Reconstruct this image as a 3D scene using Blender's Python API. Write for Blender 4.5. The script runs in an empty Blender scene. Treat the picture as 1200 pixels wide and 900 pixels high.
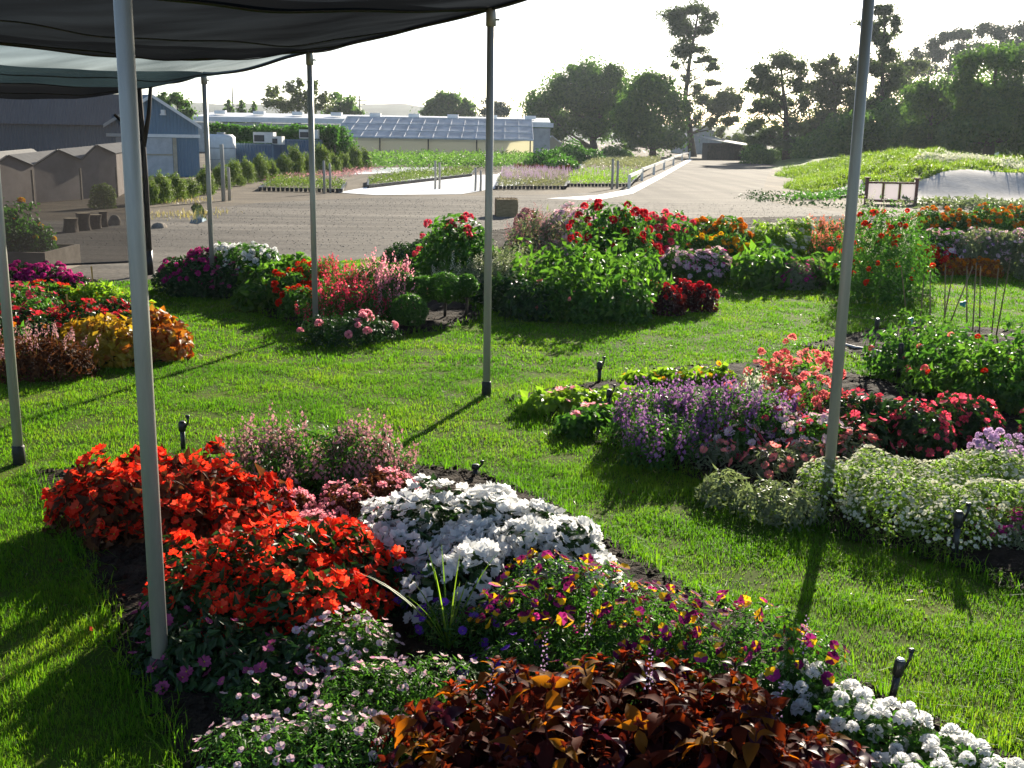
import bpy, math, random
import numpy as np
from mathutils import Vector, Matrix
from mathutils import noise as mnoise
rng = np.random.default_rng(11)
random.seed(11)
PI = math.pi
SC = bpy.context.scene
COL = SC.collection

# ------------------------------------------------------------------ camera model (survey of the place: photo point -> ground point)
FPX = 1290.0; CAMZ = 2.0
PITCH = math.atan(290 / FPX); ROLL = math.radians(1.0)

def ray(x, y):
    a = (x - 600) / FPX; b = -(y - 450) / FPX
    r = a * math.cos(ROLL) - b * math.sin(ROLL); u = a * math.sin(ROLL) + b * math.cos(ROLL)
    return (r, math.cos(PITCH) + u * math.sin(PITCH), -math.sin(PITCH) + u * math.cos(PITCH))

def gp(x, y, z=0.0):
    d = ray(x, y); t = (z - CAMZ) / d[2]
    return (d[0] * t, d[1] * t)

def at(x, y, Y):
    d = ray(x, y); t = Y / d[1]
    return (d[0] * t, Y, CAMZ + d[2] * t)

def metres(px, Y): return px * Y / FPX

# ------------------------------------------------------------------ materials
MATS = {}
def new_mat(name):
    m = bpy.data.materials.new(name); m.use_nodes = True
    nt = m.node_tree; nt.nodes.clear()
    out = nt.nodes.new('ShaderNodeOutputMaterial')
    MATS[name] = m
    return m, nt, out

def N(nt, typ, **kw):
    n = nt.nodes.new(typ)
    for k, v in kw.items():
        if k.startswith('i_'): n.inputs[k[2:].replace('_', ' ')].default_value = v
        else: setattr(n, k, v)
    return n

def c4(c): return (c[0], c[1], c[2], 1.0)

def leaf_mat(name, a, b, trans=0.45, tint=(1.5, 1.6, 0.9), rough=0.5, c=None, spec=0.35, gain=1.0):
    """Leaf or petal: each leaf takes its own tint between a and b (c now and then); lets light through."""
    m, nt, out = new_mat(name); L = nt.links
    geo = N(nt, 'ShaderNodeNewGeometry')
    ramp = N(nt, 'ShaderNodeValToRGB')
    ramp.color_ramp.elements[0].color = c4(a); ramp.color_ramp.elements[1].color = c4(b)
    if c is not None:
        ramp.color_ramp.elements[1].position = 0.72
        e = ramp.color_ramp.elements.new(1.0); e.color = c4(c)
    L.new(geo.outputs['Random Per Island'], ramp.inputs[0])
    mul = N(nt, 'ShaderNodeMix', data_type='RGBA', blend_type='MULTIPLY'); mul.inputs[0].default_value = 1.0
    L.new(ramp.outputs[0], mul.inputs[6]); mul.inputs[7].default_value = c4([t * gain for t in tint])
    bs = N(nt, 'ShaderNodeBsdfPrincipled'); bs.inputs['Roughness'].default_value = rough
    bs.inputs['Specular IOR Level'].default_value = spec
    L.new(ramp.outputs[0], bs.inputs['Base Color'])
    tr = N(nt, 'ShaderNodeBsdfTranslucent'); L.new(mul.outputs[2], tr.inputs['Color'])
    mx = N(nt, 'ShaderNodeMixShader'); mx.inputs[0].default_value = trans
    L.new(bs.outputs[0], mx.inputs[1]); L.new(tr.outputs[0], mx.inputs[2]); L.new(mx.outputs[0], out.inputs[0])
    return m

def noise_mat(name, a, b, scale=4.0, rough=0.8, bump=0.0, detail=6.0, c=None, metal=0.0, spec=0.3, bscale=None, stretch=None, pos=(0.35, 0.65)):
    m, nt, out = new_mat(name); L = nt.links
    tc = N(nt, 'ShaderNodeTexCoord'); src = tc.outputs['Object']
    if stretch:
        mp = N(nt, 'ShaderNodeMapping'); mp.inputs['Scale'].default_value = stretch
        L.new(src, mp.inputs[0]); src = mp.outputs[0]
    nz = N(nt, 'ShaderNodeTexNoise'); nz.inputs['Scale'].default_value = scale; nz.inputs['Detail'].default_value = detail
    nz.inputs['Roughness'].default_value = 0.65
    L.new(src, nz.inputs[0])
    ramp = N(nt, 'ShaderNodeValToRGB')
    ramp.color_ramp.elements[0].color = c4(a); ramp.color_ramp.elements[0].position = pos[0]
    ramp.color_ramp.elements[1].color = c4(b); ramp.color_ramp.elements[1].position = pos[1]
    if c is not None:
        e = ramp.color_ramp.elements.new(min(1, pos[1] + .15)); e.color = c4(c)
    L.new(nz.outputs[0], ramp.inputs[0])
    bs = N(nt, 'ShaderNodeBsdfPrincipled'); bs.inputs['Roughness'].default_value = rough
    bs.inputs['Metallic'].default_value = metal; bs.inputs['Specular IOR Level'].default_value = spec
    L.new(ramp.outputs[0], bs.inputs['Base Color'])
    if bump:
        n2 = N(nt, 'ShaderNodeTexNoise'); n2.inputs['Scale'].default_value = bscale or scale * 4; n2.inputs['Detail'].default_value = 5
        L.new(src, n2.inputs[0])
        bp = N(nt, 'ShaderNodeBump'); bp.inputs['Strength'].default_value = bump; bp.inputs['Distance'].default_value = 0.03
        L.new(n2.outputs[0], bp.inputs['Height']); L.new(bp.outputs[0], bs.inputs['Normal'])
    L.new(bs.outputs[0], out.inputs[0])
    return m

def corrugated_mat(name, a, b, axis='X', freq=4.0, rough=0.5, metal=0.0):
    m, nt, out = new_mat(name); L = nt.links
    tc = N(nt, 'ShaderNodeTexCoord')
    wv = N(nt, 'ShaderNodeTexWave', bands_direction=axis); wv.inputs['Scale'].default_value = freq
    L.new(tc.outputs['Object'], wv.inputs[0])
    nz = N(nt, 'ShaderNodeTexNoise'); nz.inputs['Scale'].default_value = 1.3; nz.inputs['Detail'].default_value = 7
    L.new(tc.outputs['Object'], nz.inputs[0])
    mixc = N(nt, 'ShaderNodeMix', data_type='RGBA'); L.new(nz.outputs[0], mixc.inputs[0])
    mixc.inputs[6].default_value = c4(a); mixc.inputs[7].default_value = c4(b)
    bs = N(nt, 'ShaderNodeBsdfPrincipled'); bs.inputs['Roughness'].default_value = rough; bs.inputs['Metallic'].default_value = metal
    L.new(mixc.outputs[2], bs.inputs['Base Color'])
    bp = N(nt, 'ShaderNodeBump'); bp.inputs['Strength'].default_value = 0.8; bp.inputs['Distance'].default_value = 0.04
    L.new(wv.outputs[0], bp.inputs['Height']); L.new(bp.outputs[0], bs.inputs['Normal'])
    L.new(bs.outputs[0], out.inputs[0])
    return m

def net_mat(name, col, open_frac, trans=0.3, streak=0.25):
    """Knitted shade cloth: part open weave, part dark yarn that glows a little against the light."""
    m, nt, out = new_mat(name); L = nt.links
    tc = N(nt, 'ShaderNodeTexCoord')
    mp = N(nt, 'ShaderNodeMapping'); mp.inputs['Rotation'].default_value = (0, 0, -.61); mp.inputs['Scale'].default_value = (.5, 2.2, .5); L.new(tc.outputs['Object'], mp.inputs[0])
    nz = N(nt, 'ShaderNodeTexNoise'); nz.inputs['Scale'].default_value = 1.4; nz.inputs['Detail'].default_value = 8; L.new(mp.outputs[0], nz.inputs[0])
    mr = N(nt, 'ShaderNodeMapRange'); mr.inputs[1].default_value = 0.3; mr.inputs[2].default_value = 0.7
    mr.inputs[3].default_value = max(0, open_frac - streak / 2); mr.inputs[4].default_value = open_frac + streak / 2
    L.new(nz.outputs[0], mr.inputs[0])
    df = N(nt, 'ShaderNodeBsdfDiffuse'); df.inputs[0].default_value = c4(col)
    tl = N(nt, 'ShaderNodeBsdfTranslucent'); tl.inputs[0].default_value = c4([min(1, v * 1.6) for v in col])
    m1 = N(nt, 'ShaderNodeMixShader'); m1.inputs[0].default_value = trans
    L.new(df.outputs[0], m1.inputs[1]); L.new(tl.outputs[0], m1.inputs[2])
    tp = N(nt, 'ShaderNodeBsdfTransparent')
    m2 = N(nt, 'ShaderNodeMixShader'); L.new(mr.outputs[0], m2.inputs[0]); L.new(m1.outputs[0], m2.inputs[1]); L.new(tp.outputs[0], m2.inputs[2])
    L.new(m2.outputs[0], out.inputs[0])
    return m

# ------------------------------------------------------------------ mesh accumulator
class MB:
    def __init__(self): self.V = []; self.F = {}; self.n = 0
    def add(self, V, F, mats=0):
        """V (n,3); F list of index tuples; mats an int or a list per face."""
        V = np.asarray(V, float); base = self.n
        for i, f in enumerate(F):
            k = len(f); mi = mats if isinstance(mats, int) else mats[i]
            self.F.setdefault(k, []).append((np.asarray([f]) + base, np.array([mi])))
        self.V.append(V); self.n += len(V)
    def scatter(self, T, P, M, S):
        """Template T=(V,F,mats) placed at P (n,3) with frames M (n,3,3: columns x,y,z) and scales S (n,) or (n,3)."""
        V, F, mats = T
        n = len(P)
        if n == 0: return
        S = np.asarray(S, float)
        if S.ndim == 1: S = np.repeat(S[:, None], 3, 1)
        W = V[None] * S[:, None, :]
        W = np.einsum('nij,nkj->nki', M, W) + P[:, None, :]
        base = self.n; nv = len(V)
        off = base + np.arange(n) * nv
        by = {}
        for f, mi in zip(F, mats): by.setdefault(len(f), []).append((f, mi))
        for k, fl in by.items():
            A = np.array([f for f, _ in fl]); mi = np.array([m for _, m in fl])
            G = (off[:, None, None] + A[None]).reshape(-1, k)
            self.F.setdefault(k, []).append((G, np.tile(mi, n)))
        self.V.append(W.reshape(-1, 3)); self.n += n * nv
    def box(self, c, s, rz=0.0, mat=0, bevel=0.0, rx=0.0):
        x, y, z = [v / 2 for v in s]
        v = np.array([[-x, -y, -z], [x, -y, -z], [x, y, -z], [-x, y, -z], [-x, -y, z], [x, -y, z], [x, y, z], [-x, y, z]])
        R = np.array((Matrix.Rotation(rz, 3, 'Z') @ Matrix.Rotation(rx, 3, 'X')))
        v = v @ R.T + np.array(c)
        self.add(v, [(0, 3, 2, 1), (4, 5, 6, 7), (0, 1, 5, 4), (1, 2, 6, 5), (2, 3, 7, 6), (3, 0, 4, 7)], mat)
    def tube(self, pts, rad, seg=8, mat=0, cap=True):
        pts = [Vector(p) for p in pts]; n = len(pts)
        if not hasattr(rad, '__len__'): rad = [rad] * n
        V = []; up = Vector((0.3, 0.2, 1))
        for i, p in enumerate(pts):
            d = (pts[min(i + 1, n - 1)] - pts[max(i - 1, 0)]).normalized()
            a = d.cross(Vector((0, 1, 0)) if abs(d.y) < 0.9 else Vector((1, 0, 0))).normalized(); b = d.cross(a)
            for k in range(seg):
                t = 2 * PI * k / seg
                V.append(p + (a * math.cos(t) + b * math.sin(t)) * rad[i])
        F = []
        for i in range(n - 1):
            for k in range(seg):
                k2 = (k + 1) % seg
                F.append((i * seg + k, i * seg + k2, (i + 1) * seg + k2, (i + 1) * seg + k))
        if cap:
            F.append(tuple(range(seg))[::-1]); F.append(tuple((n - 1) * seg + k for k in range(seg)))
        self.add(np.array([tuple(v) for v in V]), F, mat)
    def build(self, name, mats, parent=None, smooth=False, origin=None):
        me = bpy.data.meshes.new(name)
        V = np.concatenate(self.V) if self.V else np.zeros((0, 3))
        if origin is not None: V = V - np.array(origin)
        loops = []; starts = []; totals = []; mi = []; pos = 0
        for k, lst in self.F.items():
            for G, m in lst:
                loops.append(G.reshape(-1)); c = len(G)
                starts.append(pos + np.arange(c) * k); totals.append(np.full(c, k)); mi.append(m); pos += c * k
        me.vertices.add(len(V)); me.vertices.foreach_set('co', V.astype(np.float32).ravel())
        if loops:
            loops = np.concatenate(loops); starts = np.concatenate(starts); totals = np.concatenate(totals); mi = np.concatenate(mi)
            me.loops.add(len(loops)); me.loops.foreach_set('vertex_index', loops.astype(np.int32))
            me.polygons.add(len(starts)); me.polygons.foreach_set('loop_start', starts.astype(np.int32))
            me.polygons.foreach_set('loop_total', totals.astype(np.int32))
            me.polygons.foreach_set('material_index', mi.astype(np.int32))
            me.polygons.foreach_set('use_smooth', np.full(len(starts), bool(smooth)))
        if not isinstance(mats, (list, tuple)): mats = [mats]
        for m in mats: me.materials.append(MATS[m] if isinstance(m, str) else m)
        me.update(calc_edges=True); me.validate()
        o = bpy.data.objects.new(name, me); COL.objects.link(o)
        if origin is not None: o.location = origin
        if parent is not None:
            o.parent = parent
            if origin is None: o.location = -Vector(parent.location) if parent.get('_abs') else (0, 0, 0)
        return o

def tag(o, label, cat, group=None):
    o['label'] = label; o['category'] = cat
    if group: o['group'] = group
    return o

def thing(name, loc, label, cat, group=None, rz=0.0):
    o = bpy.data.objects.new(name, None); COL.objects.link(o)
    o.location = loc; o.rotation_euler = (0, 0, rz); o.empty_display_size = 0.2
    return tag(o, label, cat, group)

def kind(o, k): o['kind'] = k; return o

def copy_thing(root, loc, rz=0.0, scale=(1, 1, 1), label=None):
    r = root.copy(); COL.objects.link(r); r.location = loc; r.rotation_euler = (0, 0, rz); r.scale = scale
    if label: r['label'] = label
    for ch in root.children:
        c = ch.copy(); COL.objects.link(c); c.parent = r
        for g in ch.children:
            d = g.copy(); COL.objects.link(d); d.parent = c
    return r

# ------------------------------------------------------------------ leaf and flower shapes
def frames(nrm, spin=None, axis=None):
    """Frames whose z is nrm; x is axis made tangent, else random."""
    n = nrm / np.maximum(np.linalg.norm(nrm, axis=1, keepdims=True), 1e-9)
    a = rng.normal(size=n.shape) if axis is None else np.asarray(axis, float) + rng.normal(size=n.shape) * 0.25
    x = a - n * np.sum(a * n, axis=1, keepdims=True)
    x /= np.maximum(np.linalg.norm(x, axis=1, keepdims=True), 1e-9)
    y = np.cross(n, x)
    return np.stack([x, y, n], axis=2)

def T_leaf(w=0.5, fold=0.12, droop=0.15):
    V = np.array([[0, 0, 0], [.35, w / 2, fold], [.4, 0, 0.0], [.35, -w / 2, fold], [1, 0, -droop]])
    return V, [(0, 2, 1), (0, 3, 2), (1, 2, 4), (2, 3, 4)], [0, 0, 0, 0]
def T_leaf2(w=0.55, fold=0.1, droop=0.3):
    xs = [0, .22, .5, .78, 1]; ws = [0.03, .8, 1, .6, 0.02]; V = []; F = []
    for x, k in zip(xs, ws):
        zc = -droop * x * x + 0.12 * math.sin(x * PI)
        V += [[x, w / 2 * k, zc + fold * k], [x, 0, zc], [x, -w / 2 * k, zc + fold * k]]
    for i in range(4):
        a = i * 3
        F += [(a, a + 1, a + 4, a + 3), (a + 1, a + 2, a + 5, a + 4)]
    return np.array(V), F, [0] * 8
def T_card(w=0.6):
    return np.array([[-.5, 0, 0], [0, -w / 2, .08], [.5, 0, 0], [0, w / 2, .08]]), [(0, 1, 2, 3)], [0]
def T_needle(w=.12):
    return np.array([[0, w / 2, 0], [0, -w / 2, 0], [1, 0, 0.05]]), [(0, 1, 2)], [0]
def petal(ang, r0, r1, w, cup, z0=0.0, notch=0.0):
    ca, sa = math.cos(ang), math.sin(ang)
    P = [(r0, 0, 0), (r0 + (r1 - r0) * .55, w / 2, cup * .5), (r1, w * .3, cup), (r1 - notch, 0, cup * .9), (r1, -w * .3, cup), (r0 + (r1 - r0) * .55, -w / 2, cup * .5)]
    return [[x * ca - y * sa, x * sa + y * ca, z + z0] for x, y, z in P]
def T_flower(n=5, w=.62, cup=.12, centre=True, mats=None, jitter=0.15, notch=0.04, r=0.5):
    V = []; F = []; M = []
    for k in range(n):
        b = len(V); a = 2 * PI * k / n + random.uniform(-jitter, jitter)
        V += petal(a, .04, r * random.uniform(.9, 1.08), w * random.uniform(.9, 1.1), cup * random.uniform(.3, 1.6), 0.012 * (k % 2), notch)
        F += [(b, b + 1, b + 2, b + 3), (b, b + 3, b + 4, b + 5)]; mi = 0 if mats is None else mats[k]; M += [mi, mi]
    if centre:
        b = len(V); V += [[.07 * math.cos(t), .07 * math.sin(t), .035] for t in (0, 1.26, 2.51, 3.77, 5.03)] + [[0, 0, .06]]
        F += [(b + i, b + (i + 1) % 5, b + 5) for i in range(5)]; M += [1] * 5
    return np.array(V), F, M
def T_pompon(rows=4, n=8, r=.5):
    """Many-petalled double flower: rings of petals closing into a ball."""
    V = []; F = []; M = []
    for j in range(rows):
        el = PI * (0.02 + 0.46 * j / (rows - 1)); m = max(3, int(n * math.cos(el) + .5))
        for k in range(m):
            a = 2 * PI * (k + .5 * (j % 2)) / m + random.uniform(-.2, .2); e2 = el + random.uniform(-.1, .1)
            d = Vector((math.cos(a) * math.cos(e2), math.sin(a) * math.cos(e2), math.sin(e2)))
            t = Vector((-math.sin(a), math.cos(a), 0)); u = d.cross(t) * -1
            c = d * r * random.uniform(.85, 1.05); w = r * .42
            b = len(V)
            for q in (d * r * .25, c + t * w - u * w * .2, c + u * w * .8 + d * .02, c - t * w - u * w * .2): V.append(list(q))
            F += [(b, b + 1, b + 2), (b, b + 2, b + 3)]; M += [0, 0]
    return np.array(V), F, M
def T_spike(h=1.0, n=14, r=.12, fl=.13):
    """Upright spike of small florets round a stem, z up from 0 to h."""
    V = []; F = []; M = []
    V += [[.012, 0, 0], [-.006, .01, 0], [-.006, -.01, 0], [0, 0, h]]; F += [(0, 1, 3), (1, 2, 3), (2, 0, 3)]; M += [1, 1, 1]
    for k in range(n):
        z = h * (.28 + .72 * k / n); a = k * 2.4 + random.uniform(-.4, .4); rr = r * (1.1 - .75 * k / n) * random.uniform(.8, 1.2); f = fl * (1.1 - .6 * k / n)
        d = Vector((math.cos(a), math.sin(a), .25)); t = Vector((-math.sin(a), math.cos(a), 0)); u = d.cross(t)
        c = Vector((0, 0, z)) + d * rr; b = len(V)
        for q in (c + t * f * .5, c + u * f * .6 + d * .03, c - t * f * .5, c - u * f * .6 + d * .03): V.append(list(q))
        F.append((b, b + 1, b + 2, b + 3)); M.append(0)
    return np.array(V), F, M
LEAF = T_leaf(); LEAFN = T_leaf(.28, .06, .2); LEAFW = T_leaf(.75, .1, .12); LEAF2 = T_leaf2(); CARD = T_card(); NEEDLE = T_needle()

def lump(P, scale, amp, seed=0.0):
    return np.array([mnoise.noise(Vector((p[0] * scale + seed, p[1] * scale, p[2] * scale))) for p in P]) * amp

class Dome:
    """A clump's surface: several rounded domes (cx, cy, rx, ry, h) standing on the ground."""
    def __init__(self, blobs, p=2.3, z0=0.0):
        self.b = np.array(blobs, float); self.p = p; self.z0 = z0
    def area(self):
        b = self.b; return float(np.sum(PI * b[:, 2] * b[:, 3] + 1.6 * (b[:, 2] + b[:, 3]) * b[:, 4]))
    def sample(self, n, lo=0.0, inner=0.35, lumps=0.16, ls=5.0, hole=True):
        b = self.b; a = PI * b[:, 2] * b[:, 3] + 1.6 * (b[:, 2] + b[:, 3]) * b[:, 4]
        idx = rng.choice(len(b), n, p=a / a.sum()); q = b[idx]
        az = rng.uniform(0, 2 * PI, n); s = rng.uniform(lo, 1, n); el = np.arcsin(s)
        ce, se = np.cos(el) ** (2 / self.p), np.sin(el) ** (2 / self.p)
        k = 1 - inner * rng.uniform(0, 1, n) ** 2.2
        P = np.stack([q[:, 0] + q[:, 2] * ce * np.cos(az) * k, q[:, 1] + q[:, 3] * ce * np.sin(az) * k, self.z0 + q[:, 4] * se * k], 1)
        Nn = np.stack([np.cos(az) * np.cos(el) / q[:, 2], np.sin(az) * np.cos(el) / q[:, 3], np.sin(el) / q[:, 4]], 1)
        Nn /= np.linalg.norm(Nn, axis=1, keepdims=True)
        if lumps:
            r = np.minimum(q[:, 2], q[:, 4]); P = P + Nn * (lump(P, ls, 1.0) * lumps * r * 2)[:, None]
        P[:, 2] = np.maximum(P[:, 2], self.z0 + .01)
        if hole and len(b) > 1:      # drop what lies deep inside another dome
            keep = np.ones(n, bool)
            for j in range(len(b)):
                d = ((P[:, 0] - b[j, 0]) / b[j, 2]) ** 2 + ((P[:, 1] - b[j, 1]) / b[j, 3]) ** 2 + ((P[:, 2] - self.z0) / b[j, 4]) ** 2
                keep &= ~((idx != j) & (d < .45))
            P, Nn = P[keep], Nn[keep]
        return P, Nn

def foliage(mb, dome, size, lai=2.6, T=LEAF, lo=0.0, jit=.55, down=.35, inner=.45, lumps=.16, sv=.3, ls=5.0, cap=60000):
    n = int(min(cap, lai * dome.area() / (size * size * .32)))
    P, Nn = dome.sample(n, lo=lo, inner=inner, lumps=lumps, ls=ls)
    nn = Nn + rng.normal(size=Nn.shape) * jit
    ax = Nn * .7 + rng.normal(size=Nn.shape) * .6; ax[:, 2] -= down
    mb.scatter(T, P, frames(nn, axis=ax), size * rng.uniform(1 - sv, 1 + sv, len(P)))

UP = np.array([0, 0, 1.0])
SUNV = np.array([0.327, 0.945, 0.33])
def flower_sites(dome, n, lo=.25, out=0.03, jit=.4, lumps=.16, up=.35, ls=5.0, sep=0.0):
    P, Nn = dome.sample(int(n * (4 if sep else 1.15)), lo=lo, inner=.06, lumps=lumps, ls=ls)
    if sep:
        keep = []
        for i in range(len(P)):
            if all(np.sum((P[i] - P[j]) ** 2) > sep * sep for j in keep[-400:]): keep.append(i)
            if len(keep) >= n: break
        P, Nn = P[keep], Nn[keep]
    P, Nn = P[:n], Nn[:n]
    return P + Nn * out, Nn + UP * up + SUNV * .15 + rng.normal(size=Nn.shape) * jit

def crown_blob(x, ytop, h, rx, ry=None):
    """A dome whose top stands at photo point (x, ytop), h metres above the ground."""
    X, Y = gp(x, ytop, h); return (X, Y, rx, ry if ry else rx, h)

def clump(name, label, cat, blobs, leaf, lsize, fmat=None, fT=None, fn=0, fsize=.05, group=None, T=LEAF, lai=2.4, lo=.25, individual=0, variants=None,
          ptname='flower', massname='blossoms', jit=.5, fjit=.4, lumps=.16, ls=5.0, out=.02, spikes=None, stems=None, up=.35, p=2.3, sep=0.0, inner=.45, sv=.3, down=.35, smat=None, cap=60000, fsv=.25):
    """One planted clump: a thing at its base > foliage, and its flowers (each of the nearest ones its own part)."""
    dome = Dome(blobs, p=p)
    c = dome.b[:, :2].mean(0); loc = (float(c[0]), float(c[1]), 0.0)
    root = thing(name, loc, label, cat, group)
    mb = MB(); foliage(mb, dome, lsize, lai=lai, T=T, jit=jit, lumps=lumps, ls=ls, inner=inner, sv=sv, down=down, cap=cap)
    o = mb.build('foliage', leaf, None, origin=loc); o.parent = root; o.location = (0, 0, 0)
    if fn:
        Ts = fT if isinstance(fT, list) else [fT]
        P, Nn = flower_sites(dome, fn, lo=lo, out=out, jit=fjit, lumps=lumps, up=up, ls=ls, sep=sep)
        Mx = frames(Nn)
        Sz = fsize * rng.uniform(1 - fsv, 1 + fsv, len(P))
        order = np.argsort(P[:, 1]); k = min(individual, len(P))
        # nearest and best seen first: those that face the path side
        score = P[:, 1] - P[:, 2] * 1.2; order = np.argsort(score)
        fm = fmat if isinstance(fmat, (list, tuple)) else [fmat]
        if k:
            protos = []
            for Tm in Ts:
                m2 = MB(); m2.add(Tm[0], Tm[1], list(Tm[2])); q = m2.build(ptname, fm, None); protos.append(q)
            used = set()
            for t_i, i in enumerate(order[:k]):
                pi = t_i % len(protos)
                q = protos[pi] if pi not in used else protos[pi].copy()
                if pi in used: COL.objects.link(q)
                used.add(pi)
                q.parent = root
                R = Matrix(Mx[i].tolist()).to_4x4()
                q.matrix_local = Matrix.Translation(Vector(P[i] - np.array(loc))) @ R @ Matrix.Scale(float(Sz[i]), 4)
            for pi, q in enumerate(protos):
                if pi not in used: bpy.data.objects.remove(q)
        rest = order[k:]
        if len(rest):
            m2 = MB()
            for j, Tm in enumerate(Ts):
                s = rest[j::len(Ts)]; m2.scatter(Tm, P[s], Mx[s], Sz[s])
            q = m2.build(massname, fm, None, origin=loc); q.parent = root; q.location = (0, 0, 0)
            if k: q['kind'] = 'stuff'
    if spikes:      # (template, count, height, mats, lean, lowest fraction)
        Tm, n, hh, sm, lean, slo = spikes
        Ts = Tm if isinstance(Tm, list) else [Tm]
        P, Nn = dome.sample(n, lo=slo, inner=.3, lumps=lumps, ls=ls)
        Z = UP[None] + Nn * lean + rng.normal(size=Nn.shape) * .12
        P = P - Z * (hh * .45)
        P[:, 2] = np.maximum(P[:, 2], .02)
        m2 = MB(); Mx = frames(Z); Sz = hh * rng.uniform(.7, 1.2, len(P))
        for j, t in enumerate(Ts): m2.scatter(t, P[j::len(Ts)], Mx[j::len(Ts)], Sz[j::len(Ts)])
        q = m2.build('flower_spikes', sm, None, origin=loc); q.parent = root; q.location = (0, 0, 0)
        q['kind'] = 'stuff'
    return root
SKY_STRENGTH, HAZE, EXPOSURE = 0.068, 0.00022, 1.5

def part(mb, name, mats, root, smooth=False, k=None):
    """Geometry given in world coordinates becomes a part of an unrotated root."""
    o = mb.build(name, mats, None, smooth, origin=tuple(root.location)); o.parent = root; o.location = (0, 0, 0)
    if k: o['kind'] = k
    return o
def sub(mb, name, mats, root, parent, smooth=False):
    o = mb.build(name, mats, None, smooth, origin=tuple(root.location)); o.parent = parent; o.location = (0, 0, 0)
    return o

# ------------------------------------------------------------------ palette
G = leaf_mat
G('leaf_mid', (.025, .075, .012), (.06, .15, .02), trans=.4, gain=1.5)
G('leaf_dark', (.012, .035, .010), (.03, .075, .016), trans=.28)
G('leaf_lime', (.10, .20, .015), (.20, .30, .03), trans=.5, gain=1.2)
G('leaf_bright', (.030, .082, .012), (.080, .165, .020), trans=.48, gain=1.45)
G('board_white', (.74, .72, .72), (.78, .76, .76), trans=.5, tint=(1, .97, .97))
G('leaf_pale', (.08, .15, .025), (.16, .24, .05), trans=.48, gain=1.3)
G('leaf_grey', (.10, .13, .075), (.20, .24, .14), trans=.35)
G('leaf_bronze', (.05, .02, .012), (.13, .06, .025), trans=.3, tint=(1.6, 1.2, .8), rough=.7, spec=.12)
G('leaf_maroon', (.02, .008, .010), (.06, .015, .014), trans=.3, tint=(2.2, .8, .5))
G('leaf_gold', (.30, .22, .02), (.50, .34, .03), trans=.45, tint=(1.2, 1.1, .6), c=(.35, .10, .02))
G('leaf_rust', (.22, .05, .012), (.40, .15, .02), trans=.4, tint=(1.4, 1.1, .6), c=(.40, .30, .03))
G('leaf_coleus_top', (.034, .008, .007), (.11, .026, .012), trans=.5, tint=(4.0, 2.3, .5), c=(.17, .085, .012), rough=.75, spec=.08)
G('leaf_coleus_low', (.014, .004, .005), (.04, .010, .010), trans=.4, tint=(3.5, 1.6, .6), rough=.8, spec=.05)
G('leaf_coleus_dark', (.035, .010, .022), (.075, .022, .045), trans=.25, tint=(2.5, .9, .9), rough=.5, spec=.2)
G('leaf_coleus_gold', (.17, .07, .012), (.26, .13, .014), trans=.55, tint=(2.0, 1.4, .4), rough=.7, spec=.1)
G('leaf_coleus_red', (.10, .018, .012), (.18, .040, .018), trans=.45, tint=(2.2, 1.3, .5), rough=.7, spec=.1)
G('straw', (.25, .20, .10), (.42, .34, .18), trans=.3)
P_ = lambda n, a, b, t=.4, tint=(1.15, 1.0, .95), c=None: leaf_mat(n, a, b, trans=t, tint=tint, rough=.75, spec=.08, c=c)
P_('petal_orange', (.70, .016, .010), (.88, .060, .022), .48, (1.1, 1.05, .9), c=(.86, .12, .07))
P_('petal_white', (.78, .78, .78), (.86, .86, .84), .45, (1, 1, 1))
P_('petal_pink', (.68, .20, .30), (.84, .46, .52), .48)
P_('petal_palepink', (.66, .42, .52), (.80, .70, .70), .35, c=(.55, .22, .45))
P_('petal_magenta', (.42, .02, .20), (.58, .06, .32), .4)
P_('petal_darkpink', (.30, .04, .14), (.45, .10, .25), .35)
P_('petal_red', (.48, .012, .025), (.66, .04, .06), .38)
P_('petal_crimson', (.60, .03, .08), (.80, .13, .20), .48)
P_('petal_scarlet', (.62, .02, .012), (.76, .06, .02), .4)
P_('petal_coral', (.74, .16, .17), (.84, .32, .30), .46)
P_('petal_purple', (.22, .08, .30), (.42, .25, .46), .38)
P_('petal_violet', (.12, .03, .38), (.22, .07, .55), .35)
P_('petal_lilac', (.50, .36, .62), (.64, .50, .70), .35)
P_('petal_wine', (.12, .006, .05), (.26, .02, .16), .4)
P_('petal_yellow', (.72, .40, .01), (.82, .55, .03), .45, (1.1, 1.05, .6), c=(.75, .22, .015))
P_('petal_goldorange', (.70, .20, .01), (.80, .34, .02), .4)
P_('petal_salmon', (.66, .18, .10), (.78, .32, .20), .4)
P_('petal_cream', (.62, .62, .45), (.78, .78, .66), .35, (1, 1, .9))
P_('petal_dustypink', (.40, .20, .22), (.58, .36, .36), .35)
P_('petal_eye', (.55, .40, .04), (.62, .45, .05), .2)
P_('petal_dark', (.02, .004, .02), (.05, .01, .04), .2)
G('tree_oak', (.032, .075, .018), (.085, .155, .034), trans=.5, gain=1.5)
G('tree_pine', (.036, .058, .026), (.075, .105, .044), trans=.48, gain=1.3)
G('tree_far', (.035, .055, .028), (.07, .095, .045), trans=.25)
G('tree_dense', (.032, .080, .014), (.090, .165, .028), trans=.5, gain=1.4)
G('tree_yellow', (.06, .09, .015), (.12, .15, .03), trans=.35)
G('tree_grey', (.048, .066, .034), (.10, .12, .056), trans=.48, gain=1.3)
G('shrub_pot', (.060, .10, .020), (.14, .19, .045), trans=.42)
G('lavender_leaf', (.14, .15, .09), (.25, .25, .16), trans=.35)
noise_mat('bark', (.05, .04, .03), (.11, .085, .06), scale=6, bump=.6, rough=.9)
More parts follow.
